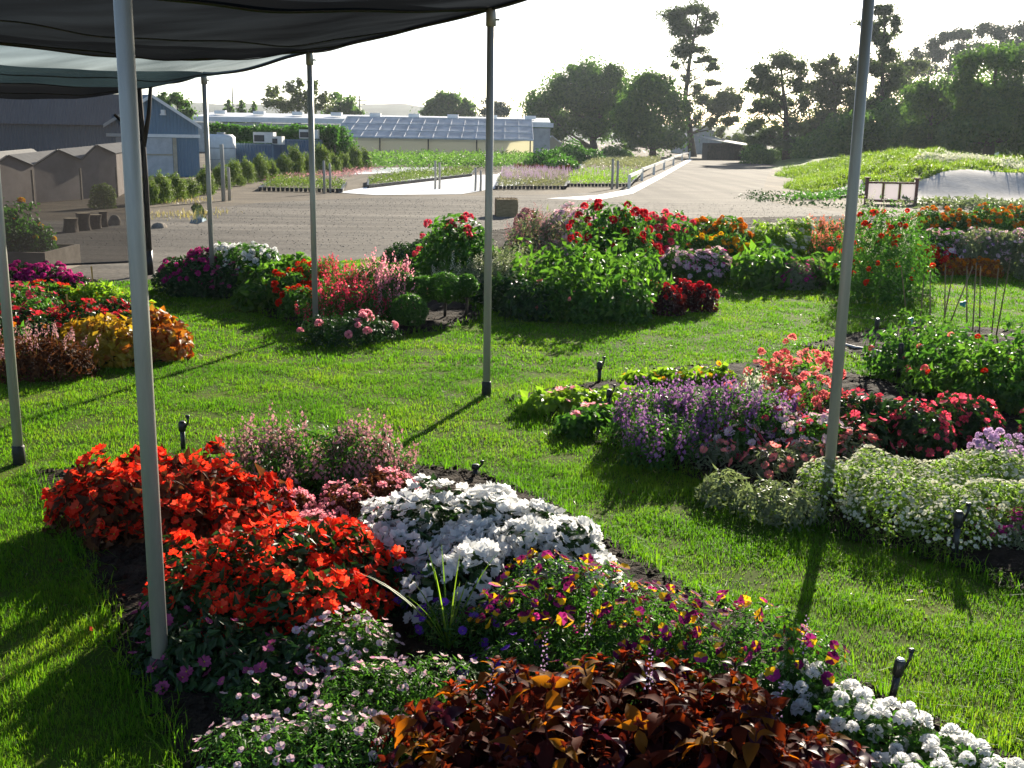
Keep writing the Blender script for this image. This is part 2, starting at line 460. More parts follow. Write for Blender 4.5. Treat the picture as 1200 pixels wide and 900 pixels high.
noise_mat('soil', (.012, .009, .006), (.045, .032, .022), scale=9, bump=.9, rough=.95, bscale=40, spec=.1)
noise_mat('mulch', (.02, .013, .009), (.09, .06, .04), scale=12, rough=.95, spec=.1)
noise_mat('galv', (.34, .335, .30), (.52, .50, .44), scale=7, rough=.45, metal=.35, stretch=(1, 1, .12), c=(.40, .32, .22), bump=.05)
noise_mat('galv_dark', (.03, .03, .03), (.07, .065, .06), scale=9, rough=.6, metal=.3)
noise_mat('post_dark', (.035, .028, .022), (.08, .065, .05), scale=8, rough=.85, stretch=(1, 1, .2))
noise_mat('post_pale', (.30, .28, .24), (.48, .46, .40), scale=6, rough=.8, stretch=(1, 1, .2))
noise_mat('black_plastic', (.010, .010, .011), (.025, .025, .026), scale=20, rough=.4, spec=.5)
noise_mat('metal_cap', (.45, .46, .48), (.65, .66, .68), scale=20, rough=.3, metal=.6)
noise_mat('white_plastic', (.70, .71, .72), (.82, .82, .82), scale=10, rough=.45)
noise_mat('hose', (.42, .40, .42), (.60, .57, .58), scale=10, rough=.55)
noise_mat('clip', (.05, .30, .30), (.10, .42, .40), scale=10, rough=.5)
noise_mat('cane', (.14, .10, .05), (.26, .19, .10), scale=9, rough=.8, stretch=(1, 1, .1))
noise_mat('bale', (.22, .165, .085), (.40, .30, .16), scale=18, rough=.95, bump=.9, bscale=60, stretch=(.3, 1, 1))
noise_mat('twine', (.35, .12, .03), (.45, .2, .05), scale=9)
noise_mat('wood_old', (.16, .13, .10), (.30, .26, .21), scale=5, rough=.9, stretch=(.2, 1, 1), bump=.2)
noise_mat('wood_red', (.12, .045, .036), (.20, .08, .065), scale=6, rough=.75)
noise_mat('wood_white', (.55, .54, .50), (.75, .74, .70), scale=5, rough=.7)
noise_mat('stone', (.12, .10, .08), (.28, .24, .19), scale=5, bump=.6, rough=.95)
noise_mat('gravel_stone', (.14, .13, .12), (.26, .245, .22), scale=6, rough=.95)
noise_mat('stump', (.05, .038, .028), (.12, .09, .065), scale=6, bump=.7, rough=.95)
noise_mat('stump_top', (.28, .22, .14), (.42, .34, .22), scale=7, rough=.9)
corrugated_mat('blue_metal', (.085, .15, .22), (.12, .20, .28), 'X', 2.2, .5)
corrugated_mat('blue_roof', (.17, .21, .25), (.27, .31, .35), 'X', 2.0, .42, .2)
corrugated_mat('tank_blue', (.035, .085, .17), (.06, .13, .22), 'X', 2.0, .45)
noise_mat('door_grey', (.38, .39, .40), (.50, .51, .52), scale=3, rough=.6)
noise_mat('trim_white', (.66, .66, .64), (.78, .78, .76), scale=4, rough=.55)
noise_mat('trim_tan', (.32, .28, .20), (.42, .37, .28), scale=4, rough=.7)
noise_mat('wall_pinkgrey', (.24, .20, .18), (.34, .295, .27), scale=1.5, rough=.85)
noise_mat('wall_grey', (.30, .31, .31), (.42, .43, .42), scale=2, rough=.7)
leaf_mat('wall_cream', (.70, .68, .56), (.74, .72, .62), trans=.6, tint=(1.0, 1.0, .95))
noise_mat('roof_grey', (.10, .10, .105), (.18, .18, .18), scale=3, rough=.6)
noise_mat('glazing_grey', (.42, .45, .48), (.58, .61, .64), scale=3, rough=.6)
noise_mat('roof_white', (.68, .68, .66), (.80, .80, .78), scale=2, rough=.5)
noise_mat('shed_wood', (.05, .04, .032), (.11, .085, .065), scale=4, rough=.9)
noise_mat('sand', (.36, .345, .325), (.48, .46, .43), scale=3, rough=.95, bump=.3, bscale=9)
noise_mat('groundcloth', (.60, .61, .62), (.76, .77, .78), scale=2.5, rough=.7)
noise_mat('asphalt', (.05, .05, .05), (.09, .088, .085), scale=6, rough=.9)
noise_mat('green_turf', (.17, .24, .03), (.26, .33, .05), scale=2, rough=.9)
noise_mat('mound_grass', (.07, .11, .02), (.14, .19, .03), scale=1.2, rough=.95)
noise_mat('hill', (.030, .045, .030), (.065, .080, .055), scale=.05, rough=1, detail=9)
noise_mat('lawn_base', (.040, .075, .010), (.10, .125, .020), scale=1.4, rough=.95, spec=.05)
noise_mat('box_pale', (.55, .54, .50), (.70, .69, .64), scale=3, rough=.6)
m, nt, out = new_mat('glass_roof')          # whitewashed panes
tc = N(nt, 'ShaderNodeTexCoord'); nz = N(nt, 'ShaderNodeTexNoise'); nz.inputs['Scale'].default_value = 1.1
nt.links.new(tc.outputs['Object'], nz.inputs[0])
rp = N(nt, 'ShaderNodeValToRGB'); rp.color_ramp.elements[0].color = (.42, .48, .55, 1); rp.color_ramp.elements[1].color = (.68, .73, .78, 1)
rp.color_ramp.elements[0].position = .38; rp.color_ramp.elements[1].position = .62
nt.links.new(nz.outputs[0], rp.inputs[0])
bs = N(nt, 'ShaderNodeBsdfPrincipled'); bs.inputs['Roughness'].default_value = .5; nt.links.new(rp.outputs[0], bs.inputs['Base Color'])
tl = N(nt, 'ShaderNodeBsdfTranslucent'); tl.inputs[0].default_value = (.6, .68, .78, 1)
mx = N(nt, 'ShaderNodeMixShader'); mx.inputs[0].default_value = .3
nt.links.new(bs.outputs[0], mx.inputs[1]); nt.links.new(tl.outputs[0], mx.inputs[2])
tp = N(nt, 'ShaderNodeBsdfTransparent'); mx2 = N(nt, 'ShaderNodeMixShader'); mx2.inputs[0].default_value = .35
nt.links.new(mx.outputs[0], mx2.inputs[1]); nt.links.new(tp.outputs[0], mx2.inputs[2]); nt.links.new(mx2.outputs[0], out.inputs[0])
m, nt, out = new_mat('water')
bs = N(nt, 'ShaderNodeBsdfPrincipled'); bs.inputs['Base Color'].default_value = (.02, .025, .025, 1); bs.inputs['Roughness'].default_value = .03
nt.links.new(bs.outputs[0], out.inputs[0])
net_mat('net_canopy', (.009, .0098, .011), .008, .4, .016)
net_mat('net_canopy_thin', (.022, .036, .040), .22, .5, .26)
net_mat('net_curtain', (.03, .028, .028), .34, .3, .05)
# dirt with gravel grain, wheel tracks and damp patches of its own
def ground_mat(name, a, b, c, track=(1, 1, 1)):
    m, nt, out = new_mat(name); L = nt.links
    tc = N(nt, 'ShaderNodeTexCoord')
    mp = N(nt, 'ShaderNodeMapping'); mp.inputs['Scale'].default_value = track; L.new(tc.outputs['Object'], mp.inputs[0])
    n1 = N(nt, 'ShaderNodeTexNoise'); n1.inputs['Scale'].default_value = .35; n1.inputs['Detail'].default_value = 8; n1.inputs['Roughness'].default_value = .7
    L.new(mp.outputs[0], n1.inputs[0])
    n2 = N(nt, 'ShaderNodeTexNoise'); n2.inputs['Scale'].default_value = 14; n2.inputs['Detail'].default_value = 6; L.new(tc.outputs['Object'], n2.inputs[0])
    r = N(nt, 'ShaderNodeValToRGB'); e = r.color_ramp.elements
    e[0].color = c4(a); e[0].position = .33; e[1].color = c4(b); e[1].position = .5
    k = e.new(.68); k.color = c4(c)
    L.new(n1.outputs[0], r.inputs[0])
    mr = N(nt, 'ShaderNodeMapRange'); mr.inputs[1].default_value = .3; mr.inputs[2].default_value = .7; mr.inputs[3].default_value = .55; mr.inputs[4].default_value = 1.45
    L.new(n2.outputs[0], mr.inputs[0])
    # wheel tracks: long worn streaks, along the yard near by and up the lane farther off
    m3 = N(nt, 'ShaderNodeMapping'); m3.inputs['Rotation'].default_value = (0, 0, .17); m3.inputs['Scale'].default_value = (1.3, .05, 1); L.new(tc.outputs['Object'], m3.inputs[0])
    n3 = N(nt, 'ShaderNodeTexNoise'); n3.inputs['Scale'].default_value = 1.0; n3.inputs['Detail'].default_value = 6; L.new(m3.outputs[0], n3.inputs[0])
    m5 = N(nt, 'ShaderNodeMapping'); m5.inputs['Rotation'].default_value = (0, 0, -.12); m5.inputs['Scale'].default_value = (.07, 1.5, 1); L.new(tc.outputs['Object'], m5.inputs[0])
    n5 = N(nt, 'ShaderNodeTexNoise'); n5.inputs['Scale'].default_value = 1.0; n5.inputs['Detail'].default_value = 7; n5.inputs['Distortion'].default_value = .6; L.new(m5.outputs[0], n5.inputs[0])
    sp = N(nt, 'ShaderNodeSeparateXYZ'); L.new(tc.outputs['Object'], sp.inputs[0])
    far = N(nt, 'ShaderNodeMapRange'); far.inputs[1].default_value = 32; far.inputs[2].default_value = 46; L.new(sp.outputs[1], far.inputs[0])
    tm = N(nt, 'ShaderNodeMix', data_type='FLOAT'); L.new(far.outputs[0], tm.inputs[0]); L.new(n5.outputs[0], tm.inputs[2]); L.new(n3.outputs[0], tm.inputs[3])
    tr_ = N(nt, 'ShaderNodeMapRange'); tr_.inputs[1].default_value = .38; tr_.inputs[2].default_value = .62; tr_.inputs[3].default_value = .62; tr_.inputs[4].default_value = 1.25; L.new(tm.outputs[0], tr_.inputs[0])
    cm = N(nt, 'ShaderNodeMath', operation='MULTIPLY'); L.new(mr.outputs[0], cm.inputs[0]); L.new(tr_.outputs[0], cm.inputs[1]); mr = cm
    mu = N(nt, 'ShaderNodeMix', data_type='RGBA', blend_type='MULTIPLY'); mu.inputs[0].default_value = 1
    L.new(r.outputs[0], mu.inputs[6]); L.new(mr.outputs[0], mu.inputs[7])
    bs = N(nt, 'ShaderNodeBsdfPrincipled'); bs.inputs['Roughness'].default_value = .95; bs.inputs['Specular IOR Level'].default_value = .15
    L.new(mu.outputs[2], bs.inputs['Base Color'])
    bp = N(nt, 'ShaderNodeBump'); bp.inputs['Strength'].default_value = .35; bp.inputs['Distance'].default_value = .03
    L.new(n2.outputs[0], bp.inputs['Height']); L.new(bp.outputs[0], bs.inputs['Normal'])
    L.new(bs.outputs[0], out.inputs[0])
ground_mat('dirt', (.060, .045, .029), (.10, .078, .051), (.145, .115, .077))
ground_mat('gravel', (.052, .044, .035), (.092, .080, .065), (.132, .117, .096), (.35, 1.6, 1))
# grass blades: each blade its own green, with broad yellower and lusher patches of the turf
def grass_mat(name, a, b, c, gain=1.6):
    m, nt, out = new_mat(name); L = nt.links
    geo = N(nt, 'ShaderNodeNewGeometry'); tc = N(nt, 'ShaderNodeTexCoord')
    nz = N(nt, 'ShaderNodeTexNoise'); nz.inputs['Scale'].default_value = .9; nz.inputs['Detail'].default_value = 5; L.new(tc.outputs['Object'], nz.inputs[0])
    ad = N(nt, 'ShaderNodeMath', operation='MULTIPLY_ADD'); ad.inputs[1].default_value = .45; L.new(geo.outputs['Random Per Island'], ad.inputs[0])
    m2 = N(nt, 'ShaderNodeMath', operation='MULTIPLY_ADD'); m2.inputs[1].default_value = 1.3; m2.inputs[2].default_value = -.38; L.new(nz.outputs[0], m2.inputs[0])
    L.new(m2.outputs[0], ad.inputs[2])
    r = N(nt, 'ShaderNodeValToRGB'); e = r.color_ramp.elements
    e[0].color = c4(a); e[0].position = .1; e[1].color = c4(b); e[1].position = .55; k = e.new(.95); k.color = c4(c)
    L.new(ad.outputs[0], r.inputs[0])
    bs = N(nt, 'ShaderNodeBsdfPrincipled'); bs.inputs['Roughness'].default_value = .6; bs.inputs['Specular IOR Level'].default_value = .12
    L.new(r.outputs[0], bs.inputs['Base Color'])
    mu = N(nt, 'ShaderNodeMix', data_type='RGBA', blend_type='MULTIPLY'); mu.inputs[0].default_value = 1
    L.new(r.outputs[0], mu.inputs[6]); mu.inputs[7].default_value = (1.35 * gain, 1.5 * gain, .5 * gain, 1)
    tl = N(nt, 'ShaderNodeBsdfTranslucent'); L.new(mu.outputs[2], tl.inputs[0])
    mx = N(nt, 'ShaderNodeMixShader'); mx.inputs[0].default_value = .5
    L.new(bs.outputs[0], mx.inputs[1]); L.new(tl.outputs[0], mx.inputs[2]); L.new(mx.outputs[0], out.inputs[0])
grass_mat('grass', (.034, .104, .008), (.082, .182, .012), (.175, .225, .028), 1.45)
grass_mat('mound_blade', (.06, .10, .012), (.11, .17, .02), (.20, .23, .04), 1.5)

# ------------------------------------------------------------------ sheets of the setting
def pxpoly(pts): return np.array([gp(x, y) for x, y in pts])
def inside(P, poly):
    x, y = P[:, 0], P[:, 1]; c = np.zeros(len(P), bool); n = len(poly); j = n - 1
    for i in range(n):
        xi, yi = poly[i]; xj, yj = poly[j]
        cond = ((yi > y) != (yj > y)) & (x < (xj - xi) * (y - yi) / (yj - yi + 1e-12) + xi)
        c ^= cond; j = i
    return c
def dist_edge(P, poly):
    d = np.full(len(P), 1e9)
    for i in range(len(poly)):
        a, b = poly[i], poly[(i + 1) % len(poly)]; ab = b - a
        t = np.clip(((P - a) @ ab) / (ab @ ab + 1e-12), 0, 1); q = a + t[:, None] * ab
        d = np.minimum(d, np.linalg.norm(P - q, axis=1))
    return d
def sheet(name, poly, z, mat):
    mb = MB(); mb.add(np.c_[poly, np.full(len(poly), z)], [tuple(range(len(poly)))], 0)
    o = mb.build(name, mat); 
    if o.data.polygons[0].normal.z < 0: o.data.flip_normals()
    return kind(o, 'structure')

mb = MB(); mb.add([[-1500, -60, 0], [1500, -60, 0], [1500, 2500, 0], [-1500, 2500, 0]], [(0, 1, 2, 3)]); kind(mb.build('ground', 'dirt'), 'structure')
ROAD = pxpoly([(-500, 345), (-500, 268), (140, 258), (300, 238), (450, 231), (640, 228), (742, 224), (790, 200), (806, 190), (912, 190), (900, 205), (893, 225), (905, 238), (985, 249), (985, 300), (560, 312), (420, 320), (180, 345)])
sheet('road', ROAD, .004, 'gravel')
LAWN = pxpoly([(-1400, 520), (-500, 380), (-100, 332), (110, 333), (178, 328), (200, 322), (420, 305), (560, 296), (640, 290), (760, 276), (985, 262), (1080, 257), (1500, 262), (2600, 420), (3000, 1150), (600, 1900), (-2400, 1400)])
sheet('lawn', LAWN, .008, 'lawn_base')
BEDS = {
 'A': [(-260, 335), (0, 318), (95, 325), (150, 345), (200, 385), (222, 408), (190, 424), (60, 438), (0, 446), (-260, 476)],
 'B': [(190, 316), (240, 341), (300, 364), (360, 390), (430, 397), (500, 391), (568, 374), (556, 360), (480, 343), (400, 322), (320, 305), (230, 300)],
 'C': [(455, 298), (470, 314), (545, 325), (600, 348), (650, 362), (760, 362), (840, 351), (838, 342), (785, 333), (768, 316), (800, 311), (860, 330), (960, 338), (1030, 326), (1020, 300), (1062, 300), (1100, 320), (1182, 317), (1182, 306), (1280, 303), (1360, 285), (1360, 258), (1000, 254), (800, 258), (620, 266), (500, 282)],
 'D': [(940, 407), (1000, 419), (1040, 441), (1100, 456), (1200, 474), (1330, 490), (1330, 400), (1150, 386), (1050, 384), (990, 394)],
 'E': [(596, 468), (640, 491), (720, 527), (800, 557), (900, 597), (990, 632), (1080, 655), (1150, 676), (1230, 706), (1420, 760), (1600, 640), (1280, 520), (1170, 482), (1000, 440), (880, 427), (800, 432), (720, 447), (640, 459)],
 'F': [(36, 556), (62, 598), (92, 645), (118, 710), (140, 770), (172, 820), (196, 862), (214, 910), (240, 1050), (1250, 1050), (1215, 906), (1120, 862), (1010, 806), (900, 735), (800, 690), (720, 640), (640, 590), (560, 556), (455, 545), (330, 535), (240, 541), (130, 549)],
}
POLY = {k: pxpoly(v) for k, v in BEDS.items()}
def soil_bed(name, poly, step):
    """Dug soil: a lumpy sheet, its edge a little below the turf."""
    lo, hi = poly.min(0), poly.max(0)
    nx = int((hi[0] - lo[0]) / step) + 2; ny = int((hi[1] - lo[1]) / step) + 2
    gx, gy = np.meshgrid(lo[0] + np.arange(nx) * step, lo[1] + np.arange(ny) * step)
    P = np.c_[gx.ravel(), gy.ravel()]; P2 = P + rng.normal(size=P.shape) * step * .2
    ins = inside(P, poly); d = dist_edge(P, poly) * np.where(ins, 1, -1)
    z = np.array([mnoise.noise(Vector((p[0] * 5, p[1] * 5, 1.3))) * .03 + mnoise.noise(Vector((p[0] * 17, p[1] * 17, 7.))) * .016 for p in P2])
    z = .022 + z * np.clip(d * 6, 0, 1) + np.clip(d, 0, .25) * .12 + rng.normal(size=len(P)) * .003
    z = np.maximum(z, .0125)
    ok = d > -step
    idx = np.arange(nx * ny).reshape(ny, nx); q = np.stack([idx[:-1, :-1], idx[:-1, 1:], idx[1:, 1:], idx[1:, :-1]], -1).reshape(-1, 4)
    q = q[ok[q].all(1)]
    mb = MB(); mb.V.append(np.c_[P2, z]); mb.n = len(P2); mb.F[4] = [(q, np.zeros(len(q), int))]
    # loose clods
    n = int(260 * len(q) * step * step); R = P2[rng.choice(np.where(d > 0.02)[0], n)] + rng.normal(size=(n, 2)) * step * .4
    S = rng.uniform(.006, .022, n)
    T = (np.array([[1, 0, 0], [-1, .2, 0], [.1, 1, .1], [0, -1, 0], [0.1, 0, .9], [0, 0, -.5]]), [(0, 2, 4), (2, 1, 4), (1, 3, 4), (3, 0, 4)], [0] * 4)
    mb.scatter(T, np.c_[R, np.full(n, .035)], frames(UP[None] + rng.normal(size=(n, 3)) * .5), S)
    return kind(mb.build(name, 'soil'), 'structure')
for k, st in (('A', .09), ('B', .1), ('C', .14), ('D', .08), ('E', .06), ('F', .035)):
    soil_bed('soil', POLY[k], st)

# ------------------------------------------------------------------ lawn grass: real blades, thinner and broader with distance
def blades(P, h, w, lean, mb):
    n = len(P); az = rng.uniform(0, 2 * PI, n); ln = np.abs(rng.normal(size=n)) * lean
    d = np.c_[np.cos(az), np.sin(az)]; t = np.c_[-d[:, 1], d[:, 0]]
    spin = rng.uniform(-1, 1, n)[:, None]; t = t + d * spin; t /= np.linalg.norm(t, axis=1, keepdims=True)
    W = (w / 2)[:, None]
    b1 = np.c_[P[:, :2] - t * W, P[:, 2]]; b2 = np.c_[P[:, :2] + t * W, P[:, 2]]
    m = P[:, :2] + d * (h * ln * .35)[:, None]; mz = P[:, 2] + h * .55
    m1 = np.c_[m - t * W * .85, mz]; m2 = np.c_[m + t * W * .85, mz]
    tip = np.c_[P[:, :2] + d * (h * ln)[:, None], P[:, 2] + h * np.sqrt(np.clip(1 - (ln * .75) ** 2, .15, 1))]
    V = np.stack([b1, b2, m2, m1, tip], 1).reshape(-1, 3); base = mb.n + np.arange(n) * 5
    mb.F.setdefault(4, []).append((base[:, None] + np.array([[0, 1, 2, 3]]), np.zeros(n, int)))
    mb.F.setdefault(3, []).append((base[:, None] + np.array([[3, 2, 4]]), np.zeros(n, int)))
    mb.V.append(V); mb.n += n * 5
QUALITY = 1.0
def lawn_grass():
    mb = MB()
    zones = [(1.8, 4.6, 15000, .026, .0028), (4.6, 6.6, 10500, .024, .0034), (6.6, 9.5, 5800, .023, .0045), (9.5, 14, 2900, .023, .007), (14, 20, 1200, .026, .011), (20, 32, 500, .028, .017)]
    for y0, y1, dens, h, w in zones:
        x0, x1 = -.74 * y1 - 1.3, .74 * y1 + 1.3
        n = int((x1 - x0) * (y1 - y0) * dens * QUALITY)
        P = np.c_[rng.uniform(x0, x1, n), rng.uniform(y0, y1, n)]
        ok = (np.abs(P[:, 0]) < .72 * P[:, 1] + 1.2) & inside(P, LAWN); P = P[ok]
        keep = np.ones(len(P), bool)
        for k, poly in POLY.items():
            near = (P[:, 0] > poly[:, 0].min() - .3) & (P[:, 0] < poly[:, 0].max() + .3) & (P[:, 1] > poly[:, 1].min() - .3) & (P[:, 1] < poly[:, 1].max() + .3)
            I = np.where(near)[0]
            if len(I):
                q = P[I]; rag = np.array([mnoise.noise(Vector((p[0] * 7, p[1] * 7, 3.))) for p in q]) * .05
                ins = inside(q, poly); d = dist_edge(q, poly) * np.where(ins, 1, -1)
                keep[I[d > rag]] = False
        P = P[keep]
        # tufts: taller where the mower left clumps, sparse where worn
        tl = np.array([mnoise.noise(Vector((p[0] * 3.2, p[1] * 3.2, 0.))) + .6 * mnoise.noise(Vector((p[0] * 9, p[1] * 9, 5.))) for p in P])
        ok = rng.uniform(0, 1, len(P)) < np.clip(1.0 + tl * .9, .35, 1); P, tl = P[ok], tl[ok]
        n = len(P)
        hh = h * np.clip(1 + tl * .9, .4, 2.3) * rng.uniform(.55, 1.35, n)
        blades(np.c_[P, np.full(n, .008)], hh, w * rng.uniform(.7, 1.3, n), .75, mb)
    # longer fringe along the bed edges
    for k in 'EFDBA':
        poly = POLY[k]; L = np.roll(poly, -1, 0) - poly; ln = np.linalg.norm(L, axis=1)
        n = int(ln.sum() * (260 if k in 'EF' else 90)); i = rng.choice(len(poly), n, p=ln / ln.sum())
        q = poly[i] + L[i] * rng.uniform(0, 1, n)[:, None] + rng.normal(size=(n, 2)) * .035
        q = q[inside(q, LAWN)]
        n = len(q); blades(np.c_[q, np.full(n, .008)], rng.uniform(.04, .10, n), rng.uniform(.004, .006, n) * (1 if k in 'EF' else 2), 1.0, mb)
    return kind(mb.build('grass', 'grass'), 'stuff')
lawn_grass()

# ------------------------------------------------------------------ shade structure: poles, cables, cloth, end curtain
RA = [gp(968, 598), gp(570, 465), gp(370, 388), gp(250, 345), gp(176, 322)]          # row along the near side
RA = [(3.65, 3.15)] + RA
RB = [gp(190, 805), gp(23, 545)]                                                      # second row
RB = [(.55, 1.05)] + RB + [(-4.86, 9.16), (-6.62, 11.66), (-8.15, 13.45)]
HA = [3.3, 3.16, 2.89, 2.76, 2.66, 2.58]; HB = [3.1, 2.98, 2.82, 2.74, 2.66, 2.58]
POLE_LABELS = {
 ('A', 1): 'tall steel shade pole rising from the edge of the white frothy flower clump',
 ('A', 2): 'steel shade pole standing alone on open lawn, its black foot clear of any bed',
 ('A', 3): 'slim steel shade pole in front of the red and pink flower bed',
 ('A', 4): 'slimmest steel shade pole, standing beside white flowers at the far bed',
 ('B', 1): 'thickest steel shade pole, standing beside the orange-red flowers in front',
 ('B', 2): 'steel shade pole at the left edge, standing on the lawn',
}
def pole(p, h, key, r=.029):
    t = thing('shade_pole', (p[0], p[1], 0), POLE_LABELS[key], 'pole', 'steel poles carrying the shade cloth')
    mb = MB(); mb.tube([(0, 0, .10), (0, 0, h * .5), (0, 0, h)], r, 20); o = mb.build('pipe', 'galv', t, True)
    mb = MB(); mb.tube([(0, 0, 0), (0, 0, .115), (0, 0, .125)], [r * 1.28, r * 1.28, r * 1.1], 20); mb.build('foot_sleeve', 'galv_dark', t, True)
    mb = MB(); mb.tube([(0, 0, h - .11), (0, 0, h - .105), (0, 0, h + .015), (0, 0, h + .03)], [r * 1.05, r * 1.3, r * 1.3, r * .7], 20)
    mb.tube([(r * 1.2, 0, h - .06), (r * 2.2, 0, h - .06)], .008, 8); mb.build('top_fitting', 'galv', t, True)
    return t
for i in range(1, 5): pole(RA[i], HA[i], ('A', i))
for i in (1, 2): pole(RB[i], HB[i], ('B', i))
# the dark end post with its forked brace
px_, py_ = RA[5]
t = thing('end_post', (px_, py_, 0), 'dark wooden post with forked top holding the end of the netting curtain', 'post')
mb = MB(); mb.tube([(0, 0, 0), (.01, 0, 1.3), (-.01, 0, 2.62)], [.042, .038, .034], 12); mb.build('shaft', 'post_dark', t, True)
mb = MB(); mb.tube([(0, 0, 1.75), (.10, 0, 2.2), (.16, -.02, 2.62)], [.035, .03, .025], 8); mb.tube([(0, 0, 1.85), (-.3, -.2, 2.2)], .02, 8); mb.build('brace', 'post_dark', t, True)
mb = MB(); mb.tube([(0, 0, .0), (0, 0, .34)], [.052, .05], 10); mb.build('sleeve', 'black_plastic', t, True)

def canopy(i, mat, label, sag, cross):
    A0, A1, B0, B1 = [Vector((*p, h)) for p, h in ((RA[i], HA[i]), (RA[i + 1], HA[i + 1]), (RB[i], HB[i]), (RB[i + 1], HB[i + 1]))]
    nu, nv = 26, 34; V = []; F = []
    for v in range(nv + 1):
        for u in range(nu + 1):
            s, q = u / nu, v / nv
            P = (A0.lerp(A1, s)).lerp(B0.lerp(B1, s), q)
            z = -sag * math.sin(PI * s) * (.35 + .65 * min(1, q * 3)) - cross * math.sin(PI * q) * (.4 + .6 * s)
            z += .006 * math.sin(q * 29 + s * 4) * math.sin(PI * s) ** .5 + .03 * mnoise.noise(Vector((s * 3, q * 5, i)))
            inset = .10 * math.sin(PI * s) * (1 - min(1, q * 4))
            V.append((P.x - inset * .82, P.y - inset * .57, P.z + z + .02))
    for v in range(nv):
        for u in range(nu):
            a = v * (nu + 1) + u; F.append((a, a + 1, a + nu + 2, a + nu + 1))
    c = (A0 + A1 + B0 + B1) / 4
    t = thing('shade_cloth', tuple(c), label, 'shade cloth', 'shade cloth panels overhead')
    mb = MB(); mb.add(V, F); part(mb, 'cloth', mat, t, True)
    # hems, and sewn seams across the panel
    mb = MB(); mb.tube([V[u] for u in range(nu + 1)], .018, 6)
    mb.tube([V[nv * (nu + 1) + u] for u in range(nu + 1)], .014, 6)
    for e in (0, nu): mb.tube([V[v * (nu + 1) + e] for v in range(nv + 1)], .014, 6)
    part(mb, 'hem', 'black_plastic', t, True)
    for e in (9, 18):
        mb = MB(); mb.tube([(V[v * (nu + 1) + e][0], V[v * (nu + 1) + e][1], V[v * (nu + 1) + e][2] - .006) for v in range(nv + 1)], .006, 5); part(mb, 'seam', 'galv_dark', t, True)
    return t
canopy(0, 'net_canopy', 'dark shade cloth panel over the orange flower bed, nearest the viewer', .04, .08)
canopy(1, 'net_canopy', 'dark shade cloth panel between the tall white-flower pole and the lone lawn pole', .03, .10)
canopy(2, 'net_canopy', 'large dark shade cloth panel hanging across the top left, seamed underneath', .13, .14)
canopy(3, 'net_canopy_thin', 'paler wrinkled shade cloth panel behind the dark one, sky glowing through', .22, .10)
canopy(4, 'net_canopy', 'farthest sagging shade cloth panel, hanging just above the blue barn roof', .22, .10)
# end curtain of netting
A, B = Vector((*RA[5], 0)), Vector((*RB[5], 0))
B2 = A + (B - A) * 2.0
nu, nv = 50, 12; V = []; F = []
for v in range(nv + 1):
    for u in range(nu + 1):
        s, q = u / nu, v / nv; P = A.lerp(B2, s)
        zb = .20 + .05 * math.sin(s * 9) - .06 * math.sin(min(1, s * 2) * PI)
        off = .05 * math.sin(s * 23 + q * 2) * (1 - q * .6)
        V.append((P.x + off * .5, P.y - off, zb + (2.56 - zb) * q))
for v in range(nv):
    for u in range(nu):
        a = v * (nu + 1) + u; F.append((a, a + 1, a + nu + 2, a + nu + 1))
t = thing('netting_curtain', tuple(A.lerp(B2, .5)), 'see-through dark netting curtain hung between posts in front of the barn', 'netting curtain')
mb = MB(); mb.add(V, F); part(mb, 'netting', 'net_curtain', t, True)
mb = MB(); mb.tube([V[u] for u in range(nu + 1)], .014, 6); part(mb, 'hem', 'black_plastic', t, True)

# ------------------------------------------------------------------ sprinklers, tag, stakes
def sprinkler(x, y, top, label, lean=0.0, r=.016, capm='black_plastic', arm=True):
    X, Y = gp(x, y); h = (y - top) / FPX * math.hypot(Y, 2) * 1.06
    t = thing('sprinkler', (X, Y, 0), label, 'sprinkler', 'black garden sprinklers on risers', rz=random.uniform(-.5, .5))
    L = lean * h
    mb = MB(); mb.tube([(0, 0, -.02), (L * .6, 0, h * .62)], r, 10); mb.build('riser', 'black_plastic', t, True)
    mb = MB(); mb.tube([(L * .55, 0, h * .56), (L * .6, 0, h * .6), (L * .8, 0, h * .80), (L * .82, 0, h * .83)], [r * 1.05, r * 1.5, r * 1.5, r * 1.1], 12)
    mb.build('head', 'black_plastic', t, True)
    mb = MB(); mb.tube([(L * .82, 0, h * .825), (L * .83, 0, h * .845)], [r * 1.25, r * 1.0], 12); mb.build('cap', capm, t, True)
    if arm:
        mb = MB(); mb.tube([(L * .7 + r * 1.3, 0, h * .66), (L * .8 + r * 2.4, 0, h * .84), (L * .9 + r * 2.6, 0, h * .98)], [r * .35, r * .4, r * .55], 8)
        mb.box((L * .9 + r * 2.4, 0, h * .98), (r * 1.4, r * .9, r * 1.0)); mb.build('nozzle_arm', 'black_plastic', t, True)
    return t
sprinkler(215, 530, 488, 'black sprinkler riser behind the rear orange flower mound')
sprinkler(557, 562, 541, 'black sprinkler head peeping over the white flower mound')
sprinkler(702, 452, 420, 'black sprinkler riser at the left tip of the purple flower bed')
sprinkler(713, 486, 452, 'dark sprinkler half hidden in pale green plants at the purple bed', r=.014)
sprinkler(1022, 413, 368, 'sprinkler with pale cap at the soil tip of the staked plant bed', lean=.08, capm='metal_cap', arm=False)
sprinkler(1052, 448, 396, 'dark sprinkler riser on the lawn edge in front of the staked plants', arm=False)
sprinkler(1118, 655, 590, 'black sprinkler riser before the frothy white flowers')
sprinkler(1042, 832, 762, 'black sprinkler with shiny cap beside the white double flowers', lean=.12, capm='metal_cap', r=.0135)
sprinkler(793, 330, 310, 'small black sprinkler on the lawn behind the dark red plants', arm=False)
sprinkler(988, 334, 308, 'small black sprinkler by the leafy green plants in the far bed', arm=False)
X, Y = gp(789, 527)
